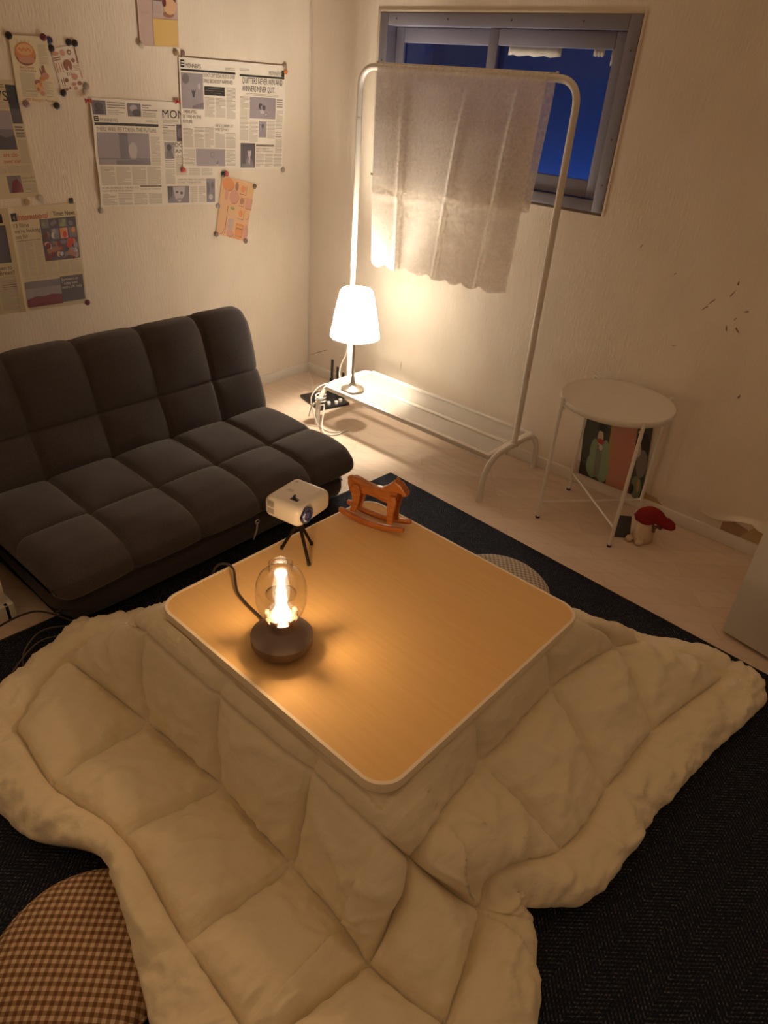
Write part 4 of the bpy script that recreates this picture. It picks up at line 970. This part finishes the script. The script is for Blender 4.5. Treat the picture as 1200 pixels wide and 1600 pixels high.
P2.rect(.705, .755, .895, .772, 'ink_mid', 2); P2.text("DON'T FORGET IT", .705, .805, .018, 'ink_mid', .14); P2.text('ABOUT TOMORROWS', .705, .83, .018, 'ink_mid', .18); P2.lines(.705, .85, .98, .985, .012, .42, 'ink_line', 3)
P2.done('newspaper_spread', 'black and white newspaper spread headed QUITTERS NEVER WIN', 'newspaper')
# colour newspaper, lower left
def lift3(u, v): return .0008 + .006 * math.exp(-((u - .5) / .03) ** 2)
P3 = Page([(-1.790, .985), (-1.258, .992), (-1.275, .600), (-1.795, .615)], 'old_newsprint', .0014, lift3)
P3.rect(.40, .05, .455, .13, 'ink_black'); P3.text('1', .415, .12, .05, 'old_newsprint', .015, 3); P3.rect(.20, .15, .465, .50, 'photo_dark')
P3.text('green to', .335, .565, .04, 'ink_black', .125); P3.text('e-Brexit?', .335, .615, .042, 'ink_black', .135); P3.lines(.2, .635, .47, .97, .0115, .42, 'ink_line', 2); P3.lines(.37, .67, .47, .76, .02, .35, 'ink_mid')
P3.rect(.512, .05, .555, .125, 'ink_black'); P3.text('4', .525, .115, .045, 'old_newsprint', .014, 3)
P3.text('International', .562, .122, .062, 'ink_red', .215); P3.text('Times News', .982, .112, .048, 'ink_black', .165, align='r')
for k, s_ in enumerate(('13 films', "we're looking", 'out for')): P3.text(s_, .52, .185 + k * .052, .040, 'ink_black', (.11, .185, .092)[k])
P3.rect(.52, .308, .70, .314, 'ink_mid', 2); P3.lines(.52, .325, .70, .66, .0115, .42, 'ink_line', 3)
P3.rect(.712, .128, .985, .53, 'photo_dark')
random.seed(3)
for i in range(4):
    P3.rect(.718 + i * .067, .135, .776 + i * .067, .215, ('photo_mid', 'photo_dark', 'photo_mid', 'photo_dark')[i], 2); P3.rect(.718 + i * .067, .225, .776 + i * .067, .325, ('photo_dark', 'photo_mid', 'print_pink', 'photo_mid')[i], 2)
    for q_ in range(3):
        P3.ell(.735 + i * .067 + random.uniform(-.006, .022), .175 + random.uniform(-.02, .02), .014, .020, random.choice(('photo_grey', 'print_green', 'photo_mid')), 3 + q_ * .2, 10)
        P3.ell(.735 + i * .067 + random.uniform(-.006, .022), .275 + random.uniform(-.025, .025), .016, .028, (('photo_mid', 'photo_dark', 'photo_maroon'), ('photo_grey', 'photo_light', 'photo_mid'), ('ink_red', 'print_orange', 'ink_red'), ('print_brown', 'print_orange', 'photo_mid'))[i][q_], 3 + q_ * .2, 10)
for k in range(46):
    P3.ell(random.uniform(.730, .967), random.uniform(.355, .505), random.uniform(.014, .027), random.uniform(.020, .034), random.choice(['ink_red', 'print_orange', 'photo_light', 'print_brown', 'photo_mid', 'print_brown', 'photo_maroon', 'photo_dark', 'photo_dark', 'photo_mid', 'photo_dark', 'print_pink', 'photo_maroon', 'photo_grey']), 2 + k * .06, 12)
P3.lines(.52, .675, .80, .69, .0115, .42, 'ink_line', 2); P3.lines(.712, .545, .985, .665, .0115, .42, 'ink_line', 3)
P3.rect(.525, .71, .800, .88, 'photo_grey', 2); P3.rect(.525, .71, .800, .78, 'photo_mid', 2.5); P3.poly([(.525, .885), (.60, .862), (.66, .872), (.72, .855), (.80, .868), (.80, .965), (.525, .965)], 'photo_maroon', 3); P3.rect(.800, .695, .985, .955, 'photo_dark', 3)
for k, s_ in enumerate(('Survivors on', 'Torbay want', 'more UK help')): P3.text(s_, .81, .740 + k * .040, .030, 'newsprint', (.135, .13, .158)[k], 5)
P3.done('newspaper_page', 'aged colour newspaper headed International above the sofa back', 'newspaper')
# colour newspaper, upper left, running out of the picture
P4 = Page([(-1.74, 1.405), (-1.408, 1.392), (-1.396, 1.022), (-1.75, 1.015)], 'old_newsprint', .0014, lambda u, v: .0006)
P4.text('NEWS', .890, .165, .085, 'ink_black', .36, align='r'); P4.lines(.78, .03, .87, .06, .02, .35, 'ink_mid'); P4.rect(.885, .03, .99, .225, 'ink_black'); P4.rect(.885, .225, .99, .35, 'photo_dark', 2); P4.lines(.905, .245, .975, .33, .026, .35, 'photo_light'); P4.lines(.78, .175, .88, .225, .014)
P4.rect(.60, .245, .875, .57, 'photo_mid'); P4.rect(.60, .245, .875, .40, 'photo_grey', 2); P4.poly([(.60, .46), (.70, .44), (.78, .47), (.875, .45), (.875, .57), (.60, .57)], 'photo_dark', 3)
for k in range(4): P4.lines(.895, .372 + k * .026, .985, .388 + k * .026, .04, .4, 'ink_mid')
P4.text('are clo-', .875, .635, .040, 'ink_red', .16, align='r'); P4.text('over can', .885, .690, .040, 'ink_red', .18, align='r'); P4.lines(.60, .715, .98, .785, .0115, .42, 'ink_line', 3); P4.lines(.895, .49, .985, .70, .0115)
P4.rect(.70, .80, .845, .955, 'photo_mid'); P4.poly([(.72, .95), (.75, .85), (.80, .83), (.84, .88), (.84, .95)], 'photo_maroon', 2); P4.text('Someone suffers', .853, .833, .022, 'ink_mid', .135); P4.text('severe warning', .853, .865, .022, 'ink_mid', .135); P4.lines(.853, .885, .985, .97, .0115)
P4.done('newspaper_page', 'aged colour newspaper cut off by the left edge of the photo', 'newspaper')
# cake print
P5 = Page([(-1.404, 1.528), (-1.270, 1.532), (-1.272, 1.326), (-1.410, 1.328)], 'paper_cream', .0050, lambda u, v: .001)
P5.ell(.36, .27, .27, .165, 'print_brown', 2); P5.ell(.36, .24, .26, .15, 'print_orange', 3); P5.ell(.36, .20, .21, .085, 'print_peach', 4); P5.ell(.38, .35, .22, .05, 'print_pink', 4)
for k in range(6): P5.ell(.22 + .055 * k, .19 + .02 * (k % 2), .03, .022, 'print_orange', 5, 10)
for k in range(4): P5.rect(.20 + k * .10, .055, .207 + k * .10, .10, 'print_brown', 2)
P5.text('Best Cheesy', .17, .475, .035, 'ink_red', .36); P5.text('by Jelly Pudding', .17, .52, .03, 'print_brown', .40)
P5.poly([(.66, .45), (.72, .52), (.74, .42), (.80, .42), (.83, .52), (.90, .56), (.84, .60), (.70, .58)], 'print_brown', 2); P5.ell(.80, .575, .10, .05, 'print_pink', 3); P5.ell(.72, .62, .07, .03, 'print_orange', 4)
P5.ell(.58, .68, .09, .045, 'print_brown', 2); P5.ell(.60, .76, .11, .08, 'print_peach', 3); P5.ell(.64, .70, .04, .04, 'print_orange', 4); P5.ell(.56, .78, .035, .03, 'print_brown', 4); P5.ell(.66, .84, .06, .04, 'print_pink', 4)
P5.lines(.13, .55, .52, .90, .018, .35); P5.lines(.70, .12, .95, .40, .018, .35); P5.lines(.72, .66, .96, .90, .018, .35)
P5.text('100 Recipes', .20, .965, .05, 'print_orange', .46); P5.text('Menus', .70, .965, .04, 'print_brown', .22)
P5.done('recipe_print', 'cream recipe print with an orange iced cake', 'poster')
# bread chart
P6 = Page([(-1.262, 1.497), (-1.166, 1.516), (-1.146, 1.382), (-1.243, 1.364)], 'newsprint', .0014, lambda u, v: .0006)
P6.ell(.50, .42, .17, .13, 'print_brown', 2); P6.poly([(.50, .42), (.44, .56), (.56, .56)], 'newsprint', 3)
for u, v, a, b_ in ((.14, .12, .13, .045), (.42, .13, .09, .07), (.68, .14, .08, .06), (.76, .33, .07, .05), (.66, .70, .12, .07), (.30, .74, .08, .05), (.55, .86, .10, .04), (.78, .86, .09, .05), (.15, .95, .16, .03), (.58, .96, .08, .04), (.36, .93, .04, .03)): P6.ell(u, v, a, b_, random.choice(['print_brown', 'print_pink', 'print_brown']), 2, 14)
P6.ell(.68, .14, .035, .028, 'newsprint', 3); P6.rect(.90, .06, .96, .42, 'print_brown', 2); P6.rect(.02, .20, .30, .225, 'print_brown'); P6.rect(.02, .25, .30, .27, 'print_brown')
for k in range(3): P6.rect(.05 + k * .10, .33, .09 + k * .10, .55, 'print_pink'); P6.rect(.38 + k * .07, .57, .41 + k * .07, .65, 'print_brown')
for k in range(4): P6.rect(.70, .45 + k * .035, .96, .462 + k * .035, 'print_pink')
P6.rect(.92, .58, .96, .76, 'print_pink'); P6.rect(.10, .70, .13, .86, 'print_brown'); P6.rect(.18, .66, .21, .86, 'print_brown')
P6.done('baking_chart', 'white chart of small brown loaves and pastries', 'poster')
# pink and yellow sheet at the top
P7 = Page([(-.893, 1.80), (-.708, 1.80), (-.724, 1.538), (-.901, 1.530)], 'print_mauve', .0014, lambda u, v: .0006 + .004 * max(0, .06 - u) / .06)
P7.rect(.36, .66, .985, .995, 'print_yellow', 2); P7.lines(.42, .72, .64, .96, .03, .3, 'print_peach'); P7.lines(.68, .72, .94, .96, .03, .3, 'print_peach'); P7.lines(.08, .60, .30, .62, .02, .4, 'print_pink')
P7.ell(.80, .50, .16, .10, 'print_peach', 3); P7.ell(.80, .40, .16, .10, 'photo_maroon', 2); P7.ell(.50, .40, .10, .12, 'print_brown', 2); P7.rect(.38, .45, .62, .62, 'photo_light', 3); P7.rect(.42, .50, .58, .60, 'print_mauve', 4); P7.ell(.66, .46, .05, .05, 'photo_maroon', 4); P7.ell(.20, .36, .12, .03, 'photo_maroon', 2); P7.ell(.76, .60, .14, .04, 'print_brown', 2)
P7.done('recipe_print', 'pink and yellow recipe print cut off by the top of the photo', 'poster')
# peach chart of breads
P8 = Page([(-.544, 1.064), (-.356, 1.018), (-.428, .762), (-.600, .815)], 'print_peach', .0014, lambda u, v: .0010)
def round_item(u, v, a, b_, m_): P8.ell(u + .012, v + .012, a, b_, 'print_brown', 1.5); P8.ell(u, v, a, b_, m_, 2)
def box_item(u0, v0, u1, v1, m_): P8.rect(u0 + .015, v0 + .01, u1 + .015, v1 + .012, 'print_brown', 1.5); P8.rect(u0, v0, u1, v1, m_, 2)
round_item(.20, .12, .17, .105, 'print_orange'); round_item(.46, .115, .045, .07, 'print_brown'); box_item(.56, .06, .76, .22, 'print_peach'); P8.ell(.66, .14, .07, .06, 'print_orange', 4); P8.ell(.90, .13, .06, .05, 'print_yellow', 2)
P8.poly(ell(.19, .30, .05, .10), 'print_pink', 2); round_item(.42, .30, .14, .11, 'print_pink'); box_item(.58, .26, .74, .42, 'print_peach'); P8.ell(.67, .34, .06, .06, 'print_brown', 4); box_item(.80, .26, .99, .44, 'ink_red'); P8.rect(.80, .26, .99, .44, 'print_pink', 3)
P8.ell(.42, .50, .07, .025, 'print_green', 2); box_item(.60, .47, .80, .64, 'print_peach'); P8.ell(.70, .55, .07, .06, 'print_orange', 4); round_item(.90, .55, .07, .065, 'print_peach')
round_item(.14, .72, .115, .26, 'print_peach'); P8.rect(.03, .50, .26, .86, 'print_peach', 3); P8.rect(.26, .48, .285, .95, 'print_brown', 2)
P8.rect(.34, .68, .52, .86, 'print_mauve', 2); round_item(.44, .92, .12, .06, 'print_pink'); box_item(.60, .72, .84, .94, 'print_orange'); P8.rect(.62, .80, .82, .82, 'print_brown', 4); P8.rect(.62, .77, .82, .79, 'print_yellow', 4); round_item(.94, .84, .075, .125, 'print_pink'); P8.rect(.56, .96, .80, .99, 'print_orange', 2)
P8.done('baking_chart', 'peach chart of breads and cakes tilted below the right newspaper spread', 'poster')

# pins and stickers
PCOL = {'black': (.02, .017, .016), 'maroon': (.13, .025, .03), 'navy': (.05, .04, .12), 'grey': (.30, .27, .25), 'taupe': (.36, .28, .21), 'red': (.42, .05, .045), 'mauve': (.27, .17, .17), 'clear': (.52, .45, .38), 'tan': (.36, .26, .15), 'brown': (.15, .085, .05), 'orange': (.55, .20, .07), 'pink': (.50, .17, .14)}
PMAT = {k: mat('pin_' + k, c_, .35) for k, c_ in PCOL.items()}
def pin(y, z, colr, label, r=.0118, base=.0012, kind='round'):
    bm = B()
    if kind == 'round':
        add_lathe(bm, [(0, 0), (r * .85, 0), (r, .0008), (r, .0022), (r * .85, .0034), (r * .3, .0039), (0, .004)], 20)
    elif kind == 'bow':
        for s in (-1, 1):
            add_prism(bm, [(0, .002), (s * .012, .010), (s * .014, -.008), (0, -.002)], lambda a, b_, d: (b_, a, d), 0, .004, .001)
        bmesh.ops.create_uvsphere(bm, u_segments=10, v_segments=6, radius=.0045, matrix=Matrix.Translation((0, 0, .004)))
    elif kind == 'square':
        add_box(bm, (-.010, -.008, 0), (.010, .008, .004), .001)
    for v_ in bm.verts:
        a, b_, c_ = v_.co; v_.co = (c_, b_, -a)
    o = obj('wall_pin', bm, PMAT[colr], loc=(base, y, z)); tag(o, label, 'pin'); return o
pins = [
 (-1.403, 1.526, 'black', 'black pin at the top left corner of the cake print', 'round', .0066), (-1.283, 1.530, 'maroon', 'maroon pin at the top right edge of the cake print', 'round', .0066), (-1.260, 1.523, 'navy', 'dark blue pin between the cake print and the loaf chart', 'round', .0008), (-1.259, 1.499, 'black', 'black pin at the top left corner of the loaf chart', 'round', .0030),
 (-1.190, 1.521, 'black', 'left one of two black pins above the loaf chart', 'round', .0030), (-1.167, 1.520, 'black', 'black pin at the top right corner of the loaf chart', 'round', .0030), (-1.146, 1.388, 'grey', 'dark grey pin at the lower right corner of the loaf chart', 'round', .0030), (-1.150, 1.371, 'clear', 'pale pin just under the dark grey pin by the loaf chart', 'round', .0008), (-1.153, 1.342, 'red', 'red bow pin at the top left of the vase spread', 'bow', .0150),
 (-1.239, 1.363, 'black', 'black pin at the lower left corner of the loaf chart', 'round', .0030), (-1.386, 1.326, 'mauve', 'mauve pin at the lower left corner of the cake print', 'round', .0066), (-1.274, 1.322, 'black', 'black pin at the lower right corner of the cake print', 'round', .0066), (-.898, 1.532, 'clear', 'pale pin at the lower left corner of the pink and yellow print', 'round', .0080),
 (-1.394, 1.016, 'clear', 'pale pin under the upper left colour newspaper corner', 'round', .0030), (-1.447, 1.006, 'tan', 'yellowish pin above the International newspaper middle', 'round', .0030), (-1.275, .999, 'black', 'black square sticker pin above the words Times News', 'square', .0008), (-1.157, .955, 'grey', 'grey pin below the lower left corner of the vase spread', 'round', .0008), (-1.276, .602, 'maroon', 'dark red pin at the bottom right corner of the International newspaper', 'round', .0030),
 (-.740, 1.516, 'tan', 'tan pin above the top left corner of the right newspaper spread', 'round', .0030), (-.707, 1.516, 'mauve', 'mauve square pin above the header of the right newspaper spread', 'square', .0008), (-.163, 1.500, 'taupe', 'brownish pin at the top right corner of the right newspaper spread', 'round', .0055), (-.160, 1.482, 'orange', 'orange pin under the top right corner of the right newspaper spread', 'round', .0055), (-.754, 1.348, 'red', 'pinkish red bow pin left of the right newspaper spread', 'bow', .0060),
 (-.752, 1.090, 'red', 'red round pin at the bottom left of the right newspaper spread', 'round', .0055), (-.183, 1.073, 'taupe', 'taupe pin at the bottom right of the right newspaper spread', 'round', .0055), (-.539, 1.066, 'black', 'black pin at the top left corner of the peach chart', 'round', .0040), (-.522, 1.068, 'red', 'red pin next to the black pin on the peach chart', 'round', .0040), (-.362, 1.008, 'brown', 'brown pin at the top right corner of the peach chart', 'round', .0040),
 (-.578, .935, 'grey', 'grey pin left of the middle of the peach chart', 'round', .0010), (-.598, .813, 'brown', 'brown pin at the bottom left corner of the peach chart', 'round', .0040), (-.428, .766, 'brown', 'brown pin at the bottom right corner of the peach chart', 'round', .0040)]
for y, z, cl, lb, kd, bs in pins: pin(y, z, cl, lb, base=bs, kind=kd)

# old tape left on the right-hand pane
for x0, x1, z0, z1, lb in ((1.085, 1.315, 1.592, 1.626, 'long strip of old white tape across the window top'), (1.445, 1.488, 1.600, 1.624, 'short piece of old white tape at the window upper right'), (1.515, 1.528, 1.575, 1.622, 'tiny strip of old tape in the window top right corner')):
    bm = B(); nn = 10; g = []
    for i in range(nn + 1):
        x = x0 + (x1 - x0) * i / nn; e = .003 * math.sin(i * 2.1)
        g.append([bm.verts.new((x, .0255 - .002 * abs(math.sin(i)), z0 + e)), bm.verts.new((x, .0255, z1 - e * .5))])
    for i in range(nn): bm.faces.new((g[i][0], g[i + 1][0], g[i + 1][1], g[i][1]))
    o = obj('tape_strip', bm, M['tape']); tag(o, lb, 'tape'); md = o.modifiers.new('t', 'SOLIDIFY'); md.thickness = .0006
